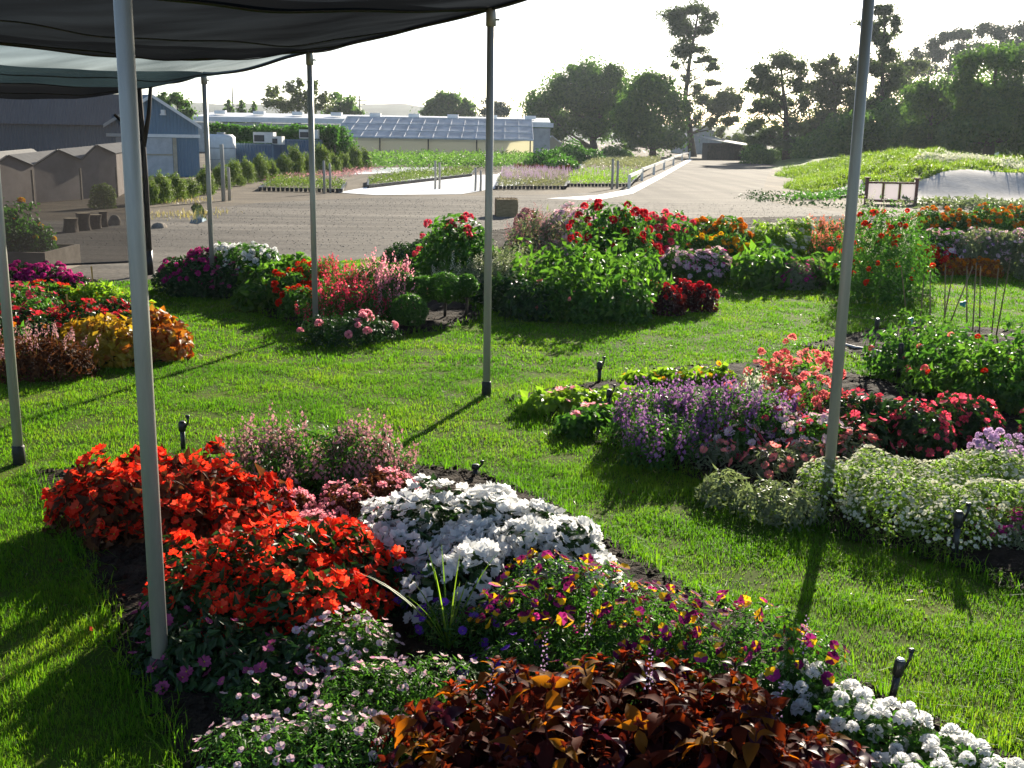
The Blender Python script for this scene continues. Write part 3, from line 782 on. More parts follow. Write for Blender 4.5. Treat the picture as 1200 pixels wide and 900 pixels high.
t = tag(None or (lambda o: o)(thing('plant_label', (X, Y, 0), 'small blank white plant label stuck in the purple bed', 'plant label')), 'small blank white plant label stuck in the purple bed', 'plant label')
mb = MB(); mb.box((0, 0, .045), (.022, .003, .11), rx=.1); mb.build('tag', 'white_plastic', t)

# ------------------------------------------------------------------ flower shapes
F5 = [T_flower(5, .54, .16, True, jitter=.25, notch=.09) for _ in range(4)]
F5W = [T_flower(5, .58, .2, False, jitter=.25, notch=.08) for _ in range(4)]
FLAT = [T_flower(6, .5, .06, True), T_flower(5, .6, .05, True)]
PANSY = [T_flower(5, .7, .12, True, mats=[0, 0, 2, 2, 2]), T_flower(5, .7, .1, True, mats=[0, 0, 2, 0, 2]), T_flower(5, .65, .15, True, mats=[0, 0, 0, 2, 0]), T_flower(5, .7, .05, True, mats=[3, 3, 2, 2, 3])]
VIOLA = [T_flower(5, .6, .15, True), T_flower(5, .66, .2, True)]
POMP = [T_pompon(5, 9), T_pompon(4, 8), T_pompon(4, 9)]
CUP = [T_pompon(2, 6, .5), T_pompon(3, 6, .5)]
TUFT = [T_pompon(2, 5, .5)]
SPK = [T_spike(1, 12, .09, .12) for _ in range(3)]
SPKF = [T_spike(1, 18, .05, .06) for _ in range(3)]
cb = crown_blob

# ------------------------------------------------------------------ bed F, nearest
clump('flower_clump', 'orange-red leafy flower mound at the rear left of the front bed', 'flower clump',
      [cb(165, 550, .32, .46, .32), cb(228, 553, .33, .36, .34), cb(128, 568, .23, .22, .22), cb(262, 585, .24, .24, .22)], 'leaf_bronze', .075, ['petal_orange', 'petal_eye'], F5, 900, .060, individual=100, lo=.2, out=.015, lai=2.6, inner=.3, fjit=.8, sep=.017, lumps=.30, ls=6, fsv=.35)
clump('flower_clump', 'brilliant orange-red impatiens mound beside the thick steel pole', 'flower clump',
      [cb(330, 634, .36, .42, .36), cb(255, 650, .30, .30, .32), cb(400, 636, .33, .24, .30)], 'leaf_dark', .06, ['petal_orange', 'petal_eye'], F5, 820, .051, individual=100, lo=.2, out=.02, lai=3, sep=.016, fjit=.75, lumps=.30, ls=6, fsv=.35)
clump('flower_clump', 'shaded magenta-pink impatiens on the slope below the orange mound', 'flower clump',
      [cb(245, 735, .20, .30, .18), cb(320, 760, .18, .26, .18), cb(205, 690, .22, .16, .2)], 'leaf_dark', .05, ['petal_darkpink', 'petal_eye'], F5, 60, .045, individual=60, lo=.1, lai=3)
clump('flower_clump', 'big rounded mound of pure white impatiens in the front bed', 'flower clump',
      [cb(535, 588, .37, .42, .36), cb(610, 604, .36, .36, .34), cb(465, 606, .30, .26, .32), cb(668, 632, .24, .22, .26), cb(560, 630, .32, .32, .34)], 'leaf_dark', .055, ['petal_white', 'petal_eye'], F5W, 1500, .060, individual=100, lo=.15, out=.02, lai=3, sep=.0155, fjit=.65, lumps=.17, ls=6, fsv=.35)
clump('flower_clump', 'wispy pale pink flower spikes behind the orange and white mounds', 'flower clump',
      [cb(305, 512, .32, .30, .3), cb(365, 500, .36, .32, .3), cb(425, 508, .30, .28, .28)], 'leaf_mid', .05, T=LEAFN, lai=2.2, spikes=(SPK, 300, .22, ['petal_dustypink', 'leaf_mid'], .35, .15), inner=.6)
for x, y, h, r, lab in ((340, 582, .17, .13, 'small pink begonia clump between the two orange mounds'), (372, 600, .2, .15, 'pink begonia clump against the back of the front orange mound'),
                        (410, 574, .19, .16, 'rosy begonia clump left of the white mound top'), (452, 556, .2, .18, 'rosy begonia clump farthest back beside the white mound')):
    clump('flower_clump', lab, 'flower clump', [cb(x, y, h, r, r)], 'leaf_bronze', .04, ['petal_pink', 'petal_eye'], CUP + F5[:1], 75, .036, individual=40, lo=.15, lai=3, group='pink begonia clumps')
clump('flower_clump', 'pale pink and white viola clump under the orange mound', 'flower clump',
      [cb(395, 726, .24, .20, .18), cb(430, 735, .2, .14, .15)], 'leaf_mid', .028, ['petal_palepink', 'petal_eye'], VIOLA, 85, .029, individual=60, lo=.35, lai=2.6, T=LEAFN, sep=.02)
clump('flower_clump', 'sprawling pale pink viola drift in the lower left corner of the front bed', 'flower clump',
      [cb(330, 790, .17, .22, .18), cb(300, 850, .15, .2, .16), cb(430, 790, .20, .24, .2), cb(390, 850, .17, .24, .2), cb(510, 780, .2, .2, .16), cb(480, 840, .16, .2, .15)], 'leaf_mid', .028, ['petal_palepink', 'petal_eye'], VIOLA, 240, .028, individual=100, lo=.3, lai=2.4, T=LEAFN, inner=.6, sep=.02)
clump('flower_clump', 'deep blue-violet violas between the pale violas and the red-leaved plants', 'flower clump',
      [cb(592, 758, .2, .18, .12), cb(545, 700, .22, .22, .16), cb(470, 670, .2, .12, .1)], 'leaf_mid', .03, ['petal_violet', 'petal_eye'], VIOLA, 60, .036, individual=60, lo=.35, lai=2.4, T=LEAFN)
clump('flower_clump', 'tall purple and yellow pansy drift along the lawn edge', 'flower clump',
      [cb(640, 655, .36, .26, .24), cb(700, 672, .36, .24, .22), cb(760, 695, .36, .24, .22), cb(830, 715, .34, .22, .2), cb(900, 724, .33, .2, .2), cb(955, 738, .3, .14, .16), cb(610, 690, .28, .24, .22), cb(700, 735, .26, .28, .2), cb(800, 750, .26, .2, .18)],
      'leaf_mid', .034, ['petal_wine', 'petal_eye', 'petal_yellow', 'petal_magenta'], PANSY, 230, .042, individual=100, lo=.55, out=.025, lai=2.2, T=LEAFN, inner=.75, sep=.03, fjit=.6)
POMPW = POMP
clump('flower_clump', 'white double flowers with round pompon heads beside the front sprinkler', 'flower clump',
      [cb(935, 788, .2, .17, .15), cb(985, 815, .19, .16, .15), cb(1045, 850, .17, .17, .16), cb(1120, 880, .16, .2, .16), cb(1080, 900, .17, .2, .16), cb(1180, 905, .15, .18, .15)],
      'leaf_mid', .036, ['petal_white', 'petal_eye'], POMPW, 95, .058, individual=100, lo=.35, out=.015, lai=2.2, sep=.045, fjit=.3)
# red-leaved coleus: broad leaves in whorls on upright shoots
def coleus():
    dome = Dome([cb(560, 800, .30, .30, .2), cb(650, 775, .34, .28, .22), cb(740, 778, .34, .28, .22), cb(830, 785, .33, .26, .2), cb(900, 825, .28, .22, .2), cb(960, 860, .24, .22, .2), cb(700, 850, .30, .40, .24), cb(850, 870, .28, .32, .2), cb(560, 870, .26, .3, .2)], p=2.6)
    c = dome.b[:, :2].mean(0); t = thing('flower_clump', (c[0], c[1], 0), 'mass of coppery red-leaved coleus at the front centre', 'foliage clump')
    t.name = 'coleus_clump'
    n = 340; P, Nn = dome.sample(n, lo=.12, inner=.4, lumps=.25)
    ax = UP[None] + Nn * .55 + rng.normal(size=Nn.shape) * .2; ax /= np.linalg.norm(ax, axis=1, keepdims=True)
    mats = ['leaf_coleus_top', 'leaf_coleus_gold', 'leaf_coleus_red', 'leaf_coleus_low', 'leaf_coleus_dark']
    mb = MB(); st = MB()
    for i in range(len(P)):
        z = ax[i]; a0 = rng.uniform(0, PI); s = rng.uniform(.8, 1.2); gold = rng.uniform() < .2; dark = rng.uniform() < .3
        x = np.cross(z, [.3, .9, .1]); x /= np.linalg.norm(x); y = np.cross(z, x)
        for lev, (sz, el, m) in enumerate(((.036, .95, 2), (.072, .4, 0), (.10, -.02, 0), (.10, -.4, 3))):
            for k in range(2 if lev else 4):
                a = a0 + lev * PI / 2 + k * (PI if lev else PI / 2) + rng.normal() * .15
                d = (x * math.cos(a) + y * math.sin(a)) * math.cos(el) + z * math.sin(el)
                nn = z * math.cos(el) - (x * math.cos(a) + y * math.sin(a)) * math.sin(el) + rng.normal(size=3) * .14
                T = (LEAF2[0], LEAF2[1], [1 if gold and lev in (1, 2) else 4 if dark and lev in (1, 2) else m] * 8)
                mb.scatter(T, (P[i] - z * lev * .022 * s)[None], frames(nn[None], axis=d[None] * 20), np.array([sz * s * rng.uniform(.8, 1.15)]))
        st.tube([P[i] - z * .16, P[i]], .003, 4, cap=False)
    part(mb, 'foliage', mats, t, True); part(st, 'stems', 'leaf_maroon', t, k='stuff')
    for x_, y_, hh in ((690, 700, .46), (638, 742, .42), (762, 760, .42), (915, 800, .36), (945, 720, .4), (575, 778, .36)):
        X, Y = gp(x_, y_, hh)
        m2 = MB(); T = T_spike(1, 22, .035, .04); m2.scatter(T, np.array([[X, Y, hh - .2]]), frames(np.array([[.02, .05, 1.0]])), np.array([.2]))
        part(m2, 'flower_spike', ['petal_lilac', 'leaf_maroon'], t)
coleus()
# a weed of grass standing up through the violas
X, Y = gp(525, 775); t = thing('grass_weed', (X, Y, 0), 'lone bright green grass weed standing up among the violas', 'weed')
mb = MB()
for i in range(26):
    a = rng.uniform(0, 2 * PI); L = rng.uniform(.16, .46); sp = rng.uniform(.1, .75); pts = []
    for k in range(7):
        s = k / 6; r = L * sp * s * (1 + .3 * s); z = .05 + L * (s - .55 * sp * s * s)
        pts.append(np.array([math.cos(a) * r, math.sin(a) * r, z]))
    tt = np.array([-math.sin(a), math.cos(a), 0]); V = []; F = []
    for k, p in enumerate(pts):
        w = .0042 * (1 - (k / 6) ** 2) + .0003; V += [p - tt * w, p + tt * w]
    for k in range(6): F.append((2 * k, 2 * k + 1, 2 * k + 3, 2 * k + 2))
    mb.add(np.array(V), F)
mb.build('blades', 'leaf_lime', t, True)

# ------------------------------------------------------------------ bed E, right
for x, y, r, lab in ((640, 462, .2, 'low pale green plant at the very tip of the purple bed'), (672, 458, .22, 'second low pale green plant from the tip of the purple bed'), (700, 478, .22, 'low lime plant on the lawn side of the purple bed tip'), (728, 456, .25, 'lime plant beside the two sprinklers, touching the purple flowers'), (680, 485, .18, 'small dull green plant at the soil edge of the purple bed')):
    clump('bedding_plant', lab, 'plant', [cb(x, y, .14, r, r * .9)], 'leaf_lime' if y < 470 else 'leaf_mid', .07, ['petal_pink', 'petal_eye'], F5, 3, .06, individual=3, T=LEAFW, lo=.6, lai=2.2, group='low pale plants at the bed tip')
clump('flower_clump', 'purple flower spikes massed in the middle right bed', 'flower clump',
      [cb(765, 458, .36, .3, .28), cb(815, 452, .40, .32, .3), cb(865, 462, .40, .32, .32), cb(905, 462, .36, .22, .28), cb(775, 485, .32, .28, .24)], 'leaf_mid', .05, T=LEAFN, lai=2.2, inner=.6, spikes=(SPK, 330, .22, ['petal_purple', 'leaf_mid'], .25, .3))
clump('flower_clump', 'small patch of white spikes behind the purple flowers', 'flower clump', [cb(880, 448, .36, .16, .14)], 'leaf_mid', .05, T=LEAFN, lai=2, spikes=(SPK, 50, .2, ['petal_cream', 'leaf_mid'], .2, .3))
clump('bedding_plant', 'yellow-green leafy strip at the back edge of the purple bed', 'plant', [cb(795, 432, .15, .22, .2), cb(835, 430, .15, .2, .2), cb(750, 437, .12, .2, .16)], 'leaf_lime', .07, ['petal_yellow', 'petal_eye'], F5, 20, .05, T=LEAFW, lo=.5)
clump('flower_clump', 'tall airy coral-red flowers behind the purple spikes', 'flower clump',
      [cb(898, 418, .45, .26, .24), cb(940, 402, .55, .24, .22), cb(965, 445, .42, .2, .2), cb(930, 445, .36, .25, .2)], 'leaf_mid', .06, ['petal_coral', 'petal_eye'], POMP[1:] + F5[:1], 95, .065, individual=60, T=LEAFN, lo=.4, lai=1.3, inner=.85, lumps=.25, sep=.05, fjit=.5)
clump('flower_clump', 'pink and white petunias in front of the purple spikes', 'flower clump',
      [cb(905, 476, .32, .28, .22), cb(950, 488, .32, .24, .2), cb(868, 496, .26, .17, .16)], 'leaf_mid', .045, ['petal_palepink', 'petal_eye', 'petal_crimson'], F5 + [T_flower(5, .66, .1, True, mats=[2, 2, 0, 2, 2]), T_flower(5, .66, .1, True, mats=[2, 2, 2, 2, 2])], 190, .058, individual=80, lo=.25, lai=2.4, sep=.035)
clump('flower_clump', 'coral flowers over grey-green leaves left of the right-hand pole', 'flower clump',
      [cb(840, 520, .17, .16, .14), cb(905, 528, .2, .2, .18), cb(950, 522, .22, .18, .18), cb(1000, 510, .24, .2, .18)], 'leaf_grey', .055, ['petal_coral', 'petal_eye'], F5, 70, .055, individual=60, lo=.4, T=LEAFN, sep=.04)
clump('foliage_clump', 'silvery grey-green edging plants at the lawn side of the right bed', 'plant', [cb(850, 556, .17, .16, .14), cb(895, 568, .18, .18, .16), cb(930, 572, .2, .18, .16)], 'leaf_grey', .055, T=LEAFN, lai=2.6)
clump('flower_clump', 'glossy dark-leaved plants with bright crimson flowers behind the frothy white clump', 'flower clump',
      [cb(1005, 462, .36, .26, .24), cb(1050, 468, .36, .26, .26), cb(1010, 490, .3, .2, .2), cb(1080, 480, .34, .22, .24)], 'leaf_dark', .06, ['petal_crimson', 'petal_eye'], F5 + CUP[1:], 170, .052, individual=90, lo=.2, lai=2.4, sep=.035)
clump('flower_clump', 'second dark-leaved crimson clump, farther right, by the lavender flowers', 'flower clump',
      [cb(1120, 464, .34, .2, .22), cb(1148, 472, .32, .14, .18)], 'leaf_dark', .06, ['petal_crimson', 'petal_eye'], F5 + CUP[1:], 70, .055, individual=60, lo=.2, lai=2.2, sep=.035)
clump('flower_clump', 'frothy white flower clump at the foot of the tall pole', 'flower clump',
      [cb(985, 545, .27, .24, .22), cb(1030, 530, .30, .28, .26), cb(1050, 560, .28, .26, .24)], 'leaf_pale', .032, ['petal_cream', 'petal_eye'], FLAT, 1700, .017, T=LEAFN, lo=.2, lai=2, inner=.3, out=.02, fsv=.4)
clump('flower_clump', 'frothy white flower clump behind the upright black sprinkler', 'flower clump',
      [cb(1110, 545, .30, .26, .26), cb(1165, 530, .32, .28, .28), cb(1120, 580, .26, .24, .24), cb(1175, 565, .3, .26, .24), cb(1235, 540, .3, .3, .3)], 'leaf_pale', .032, ['petal_cream', 'petal_eye'], FLAT, 2600, .017, T=LEAFN, lo=.2, lai=2, inner=.3, out=.02, fsv=.4)
clump('flower_clump', 'loose lavender-coloured flowers on stalks behind the frothy white clump', 'flower clump', [cb(1172, 508, .38, .18, .16)], 'leaf_mid', .04, ['petal_lilac', 'petal_eye'], POMP[1:2], 22, .055, individual=22, T=LEAFN, lo=.6, lai=1, inner=.9, sep=.05)
clump('flower_clump', 'magenta and pink edging flowers at the right edge of the lawn', 'flower clump', [cb(1180, 598, .18, .16, .14), cb(1215, 602, .2, .2, .16)], 'leaf_grey', .035, ['petal_magenta', 'petal_eye'], F5, 70, .042, individual=50, lo=.35, T=LEAFN, sep=.03)

clump('flower_clump', 'pink and crimson flower clump continuing the right bed past the frothy white flowers', 'flower clump',
      [(4.1, 6.3, .5, .45, .35), (4.6, 7.1, .5, .5, .4), (3.9, 7.2, .4, .4, .36), (4.9, 6.2, .4, .4, .3)], 'leaf_mid', .06, ['petal_crimson', 'petal_eye', 'petal_pink'], F5, 200, .055, lo=.2, lai=2)
clump('leafy_plant', 'grey-leaved edging at the far right of the right bed', 'plant', [(3.4, 5.2, .4, .3, .25), (4.2, 5.3, .4, .3, .28), (5.4, 6.9, .5, .5, .4)], 'leaf_grey', .06, T=LEAFN, lai=2)
# ------------------------------------------------------------------ bed D, staked plants
for i_, (x, y, h, r, lab) in enumerate(((1045, 392, .38, .26, 'straggly staked plant nearest the soil tip of its bed'), (1085, 372, .5, .34, 'bushy staked plant with the left blue-green clip'), (1120, 385, .52, .36, 'staked plant in the thick of the canes'), (1165, 395, .55, .4, 'leafy staked plant with reddening leaves'), (1215, 395, .55, .45, 'leafy plant at the right edge of the staked bed'), (1110, 418, .35, .3, 'low front plant under the staked canes'), (1170, 428, .35, .34, 'low bright front plant right of the staked canes'))):
    clump('staked_plant', lab, 'plant', [cb(x, y, h, r, r), cb(x + 12, y + 10, h * .8, r * .7, r * .8)], 'leaf_bright' if i_ % 2 else 'leaf_mid', .075, ['petal_scarlet', 'petal_eye'] if x > 1130 else ['petal_coral', 'petal_eye'], POMP[2:], 4, .055, individual=4, lo=.3, lai=1.5, inner=.9, lumps=.3, group='plants tied to canes')
CANES = [(1064, 385, 1056, 312), (1078, 380, 1083, 322), (1090, 372, 1090, 318), (1107, 365, 1108, 310), (1108, 365, 1117, 318), (1120, 362, 1140, 312), (1133, 375, 1133, 312), (1140, 385, 1144, 308), (1148, 375, 1149, 312), (1164, 372, 1170, 314), (1173, 363, 1184, 304)]
ORD = ['first', 'second', 'third', 'fourth', 'fifth', 'sixth', 'seventh', 'eighth', 'ninth', 'tenth', 'eleventh', 'twelfth', 'thirteenth', 'fourteenth', 'fifteenth', 'sixteenth', 'seventeenth', 'eighteenth', 'nineteenth', 'twentieth']
for i, (xb, yb, xt, yt) in enumerate(CANES):
    X, Y = gp(xb, yb + 42); Y += .05 * (i % 3)
    T_ = at(xt, yt, Y + rng.normal() * .1); o_ = at(xb, yb, Y); d = Vector(T_) - Vector(o_); b = Vector(o_) - d * (o_[2] / max(d.z, .1))
    mb = MB(); mb.tube([tuple(b), tuple(b.lerp(Vector(T_), .5)), T_], [.008, .007, .005], 7)
    o = mb.build('plant_cane', 'cane', None, True, origin=(b.x, b.y, 0)); tag(o, f'{ORD[i]} thin cane from the left in the staked plant bed', 'cane', 'canes in the staked plant bed')
for x, y, lab in ((1066, 378, 'blue-green clip on the leftmost canes'), (1128, 358, 'blue-green clip high up among the canes'), (1098, 397, 'blue-green clip low in the leaves of the staked bed'), (1135, 401, 'blue-green clip beside the reddening leaves')):
    X, Y = gp(x, y, .3); mb = MB()
    for k in range(10):
        a = 2 * PI * k / 10; mb.box((X + .02 * math.cos(a), Y + .02 * math.sin(a), .3 + .004 * k), (.02, .012, .035), rz=a)
    o = mb.build('tie_clip', 'clip', None, origin=(X, Y, .3)); tag(o, lab, 'plant clip', 'plant clips on the canes')
pts = [gp(*p) for p in ((985, 408), (1002, 413), (1022, 416), (1040, 421), (1060, 425), (1085, 432), (1110, 440))]
mb = MB(); mb.tube([(x, y, .05) for x, y in pts], .014, 8); o = mb.build('irrigation_hose', 'hose', None, True, origin=(*pts[3], 0)); tag(o, 'pale irrigation hose lying along the soil of the staked bed', 'hose')
X, Y = gp(1021, 424); mb = MB(); mb.box((0, 0, .06), (.022, .02, .14)); mb.tube([(0, 0, .13), (0, 0, .16)], .009, 8); o = mb.build('hose_peg', 'white_plastic', None); o.location = (X, Y, 0); tag(o, 'short white peg beside the pale hose', 'peg')

# ------------------------------------------------------------------ bed A, left
A_ = [
 ('purple flower drift at the back of the left bed', [(20, 312, .32, .4), (55, 314, .32, .4), (85, 322, .28, .25)], 'leaf_dark', .05, 'petal_magenta', POMP[2:], 220, .07, 3),
 ('mixed red and white flowers at the left edge of the bed by the pole', [(-30, 335, .4, .45), (20, 338, .42, .4), (40, 352, .4, .3)], 'leaf_mid', .06, 'petal_crimson', F5, 150, .075, 3),
 ('scarlet flower clump under the purple drift', [(50, 330, .4, .26), (68, 333, .38, .26)], 'leaf_mid', .06, 'petal_scarlet', F5, 60, .075, 3),
 ('crimson begonias below the mixed red and white flowers', [(20, 362, .36, .34), (48, 372, .34, .28), (-20, 372, .36, .34)], 'leaf_dark', .06, 'petal_red', F5, 130, .075, 3),
 ('olive yellow-green plants behind the red clump of the left bed', [(90, 335, .36, .3), (112, 334, .36, .3), (136, 338, .34, .3), (155, 345, .28, .22)], 'leaf_lime', .08, 'petal_yellow', F5, 14, .06, 1),
 ('velvety red clump in the middle of the left bed', [(95, 362, .38, .28), (122, 352, .38, .3), (148, 352, .36, .26), (135, 368, .34, .24)], 'leaf_dark', .06, 'petal_red', F5 + TUFT, 190, .07, 3),
]
for lab, bl, lf, ls_, pm, ft, n, fs, kk in A_:
    clump('flower_clump', lab, 'flower clump', [cb(x, y, h, r, r * .9) for x, y, h, r in bl], lf, ls_, [pm, 'petal_eye'], ft, n, fs, individual=0 if kk == 1 else 60, lo=.25, lai=2.2, up=.5)
clump('foliage_clump', 'golden yellow-leaved plants at the front of the left bed', 'plant', [cb(100, 376, .34, .24, .22), cb(118, 368, .4, .26, .22), cb(142, 378, .36, .24, .22), cb(125, 388, .3, .24, .2)], 'leaf_gold', .08, T=LEAFW, lai=2.4)
clump('foliage_clump', 'brownish purple-leaved plants at the front left of the left bed', 'plant', [cb(-30, 398, .30, .36, .26), cb(20, 396, .33, .34, .26), cb(55, 396, .33, .3, .24), cb(80, 404, .28, .22, .2)], 'leaf_bronze', .07, ['petal_dustypink', 'petal_eye'], SPK, 60, .15, T=LEAFN, lai=2.4, fjit=.2, up=2)
clump('foliage_clump', 'rust and gold-leaved plants at the right tip of the left bed', 'plant', [cb(172, 366, .36, .22, .2), cb(188, 366, .36, .22, .2), cb(196, 380, .32, .18, .18), cb(175, 388, .26, .22, .18)], 'leaf_rust', .08, T=LEAFW, lai=2.4)
clump('foliage_clump', 'small orange and green plants at the pole in the left bed', 'plant', [cb(18, 385, .3, .22, .18), cb(40, 382, .28, .2, .18)], 'leaf_mid', .07, ['petal_goldorange', 'petal_eye'], F5, 22, .06, individual=22, lo=.3)
for x, y, lab in ((64, 330, 'thin dry seed stalk in front of the purple drift'), (107, 312, 'tall dry seed stalk behind the left bed'), (78, 345, 'bent dry stalk amid the left bed')):
    X, Y = gp(x, y + 40); mb = MB(); top = at(x, y, Y); mb.tube([(X, Y, 0), ((X + top[0]) / 2 + .02, Y, top[2] / 2), top], [.008, .007, .012], 6)
    o = mb.build('dry_stalk', 'straw', None, origin=(X, Y, 0)); tag(o, lab, 'stalk', 'dry stalks in the left bed')

# ------------------------------------------------------------------ bed B, centre left
def C(*a, **k): return clump('flower_clump' if a[1] != 'plant' else 'leafy_plant', *a, **k)
C('dark bushy plant with magenta flowers at the far left end of the centre-left bed', 'flower clump', [cb(205, 303, .42, .3, .28), cb(232, 304, .45, .34, .3), cb(225, 312, .36, .3, .3)], 'leaf_dark', .06, ['petal_magenta', 'petal_eye'], POMP[1:], 60, .065, lo=.35, up=.5)
C('magenta flower tuft left of the white flowers', 'flower clump', [cb(240, 292, .55, .24, .2), cb(228, 297, .5, .16, .16)], 'leaf_dark', .06, ['petal_magenta', 'petal_eye'], POMP[1:], 90, .06, lo=.2, up=.5)
C('clump of tall white flowers behind the slimmest pole', 'flower clump', [cb(262, 287, .6, .3, .28), cb(290, 284, .65, .34, .3), cb(312, 290, .6, .28, .26)], 'leaf_mid', .06, ['petal_white', 'petal_eye'], POMP[1:] + F5W[:1], 170, .075, individual=60, lo=.3, up=.4)
C('dusky maroon flowers below the tall white flowers', 'flower clump', [cb(270, 312, .38, .3, .24), cb(300, 314, .36, .24, .22)], 'leaf_dark', .06, ['petal_darkpink', 'petal_eye'], F5, 70, .06, lo=.2)
C('lime-leaved bush between the white and the red flowers', 'plant', [cb(305, 312, .42, .30, .26), cb(325, 306, .5, .3, .26), cb(345, 298, .55, .28, .26), cb(300, 330, .32, .24, .22), cb(322, 326, .36, .26, .24)], 'leaf_bright', .10, T=LEAFW, lai=2.2)
C('scarlet flower clump at the second slim pole', 'flower clump', [cb(340, 318, .45, .26, .24), cb(360, 308, .5, .26, .24), cb(350, 335, .36, .22, .22)], 'leaf_mid', .06, ['petal_scarlet', 'petal_eye'], POMP[1:], 80, .075, individual=60, lo=.3)
C('crimson snapdragons right of the second slim pole', 'flower clump', [cb(385, 300, .6, .3, .26), cb(400, 318, .52, .3, .26), cb(425, 312, .55, .3, .26), cb(420, 335, .42, .34, .3), cb(385, 335, .42, .32, .3)], 'leaf_mid', .06, T=LEAFN, lai=2, inner=.6, spikes=(SPK, 260, .24, ['petal_crimson', 'leaf_mid'], .25, .25))
C('pale and rosy pink flower spikes at the right of the crimson snapdragons', 'flower clump', [cb(440, 306, .62, .3, .26), cb(465, 308, .62, .3, .26), cb(455, 325, .5, .3, .26)], 'leaf_mid', .06, T=LEAFN, lai=1.8, inner=.6, spikes=(SPK, 190, .27, ['petal_pink', 'leaf_mid'], .25, .3))
C('few large pink flowers low at the front of the centre-left bed', 'flower clump', [cb(405, 365, .3, .3, .24), cb(432, 368, .28, .28, .22), cb(395, 378, .22, .3, .2), cb(380, 372, .24, .24, .2)], 'leaf_dark', .055, ['petal_pink', 'petal_eye'], POMP[2:], 14, .08, individual=14, T=LEAFN, lo=.4, lai=2, inner=.7)
def topiary(x, y, r, stem_top, lab, cone=False):
    X, Y = gp(x, y); t = thing('topiary_plant', (X, Y, 0), lab, 'topiary', 'ball topiaries in the bed')
    s = metres(1, Y); R = r * s
    zc = max(R, (y - stem_top) * s)
    mb = MB(); n = 2600
    d = rng.normal(size=(n, 3)); d /= np.linalg.norm(d, axis=1, keepdims=True)
    P = d * R * (1 - .12 * rng.uniform(0, 1, n))[:, None] * np.array([1, 1, .92]); P[:, 2] += zc
    P += d * (lump(P, 14, .012))[:, None]
    mb.scatter(LEAF, P, frames(d + rng.normal(size=d.shape) * .55), .034 * rng.uniform(.7, 1.3, n)); mb.build('foliage', 'leaf_mid', t)
    if zc > R * 1.1:
        mb = MB(); mb.tube([(0, 0, 0), (.01, 0, zc * .5), (0, 0, zc)], .016, 8); mb.build('stem', 'bark', t, True)
    return t
topiary(470, 376, 17, 334, 'round-headed topiary on a stem, hindmost left of the four')
topiary(496, 376, 17, 338, 'round-headed topiary on a stem, second from the left')
topiary(521, 376, 19, 336, 'largest round topiary on a stem, third from the left')
topiary(546, 374, 14, 334, 'small round topiary on a tall bare stem, right end of the bed')
topiary(480, 386, 22, 366, 'clipped leafy ball sitting on the ground below the stemmed topiaries')
C('spiky pale herb standing behind the stemmed topiaries', 'plant', [cb(525, 310, .45, .2, .18)], 'leaf_bright', .06, T=LEAFN, lai=2, spikes=(SPKF, 30, .3, ['petal_cream', 'leaf_mid'], .3, .3))

# ------------------------------------------------------------------ bed C, centre
C('big dahlia bush with red flowers behind the lone pole', 'flower clump', [cb(525, 258, .95, .40, .36), cb(548, 262, .9, .38, .36), cb(515, 272, .75, .34, .34), cb(540, 285, .6, .42, .4)], 'leaf_mid', .11, ['petal_crimson', 'petal_eye'], POMP[:2], 16, .11, individual=16, lo=.55, out=.08, lai=2.2)
C('low dark green plants left of the dahlia bush', 'plant', [cb(475, 288, .4, .4, .34), cb(500, 285, .5, .42, .36), cb(492, 298, .3, .4, .3)], 'leaf_dark', .07, lai=2.4)
C('pale grey-green spiky sage beside the lone pole', 'plant', [cb(572, 290, .6, .32, .28), cb(598, 288, .65, .34, .3), cb(585, 305, .5, .34, .3), cb(560, 305, .5, .26, .24)], 'leaf_grey', .07, T=LEAFN, lai=2, spikes=(SPKF, 130, .3, ['petal_cream', 'leaf_grey'], .35, .2))
C('dark leafy plant at the front foot of the grey-green sage', 'plant', [cb(600, 322, .42, .34, .28), cb(575, 326, .3, .3, .26), cb(622, 330, .42, .32, .28)], 'leaf_dark', .08)
C('spreading bright green leafy plants in the middle of the centre bed', 'plant', [cb(640, 290, .7, .45, .4), cb(680, 285, .75, .5, .42), cb(720, 290, .75, .48, .42), cb(745, 305, .6, .4, .36), cb(660, 310, .6, .45, .4), cb(700, 312, .6, .45, .4)], 'leaf_bright', .115, lai=1.6, inner=.95, lumps=.42, ls=3.5)
C('dark dense front plants below the bright green leafy ones', 'flower clump', [cb(650, 332, .4, .35, .3), cb(690, 335, .4, .36, .3), cb(730, 332, .42, .34, .3), cb(755, 325, .4, .26, .26)], 'leaf_mid', .08, ['petal_coral', 'petal_eye'], F5, 16, .07, individual=16, lo=.3, lai=2.2)
C('tall feathery grass with pinkish plumes behind the green leafy plants', 'plant', [cb(625, 250, .85, .45, .4), cb(655, 248, .9, .45, .4)], 'leaf_grey', .12, T=LEAFN, lai=1.8, inner=.6, down=-.4, spikes=(SPKF, 160, .42, ['petal_dustypink', 'leaf_grey'], .4, .3))
C('small mauve flower clump by the straw bale', 'flower clump', [cb(618, 245, .7, .24, .2)], 'leaf_bronze', .07, ['petal_dustypink', 'petal_eye'], POMP[2:], 40, .09, lo=.3)
C('airy white and pale pink flowers left of the red dahlias', 'flower clump', [cb(668, 240, 1.0, .42, .36), cb(690, 238, 1.05, .36, .34)], 'leaf_mid', .08, ['petal_palepink', 'petal_eye'], F5W, 150, .10, lo=.25, lai=1.4, inner=.8, T=LEAFN, up=.5)
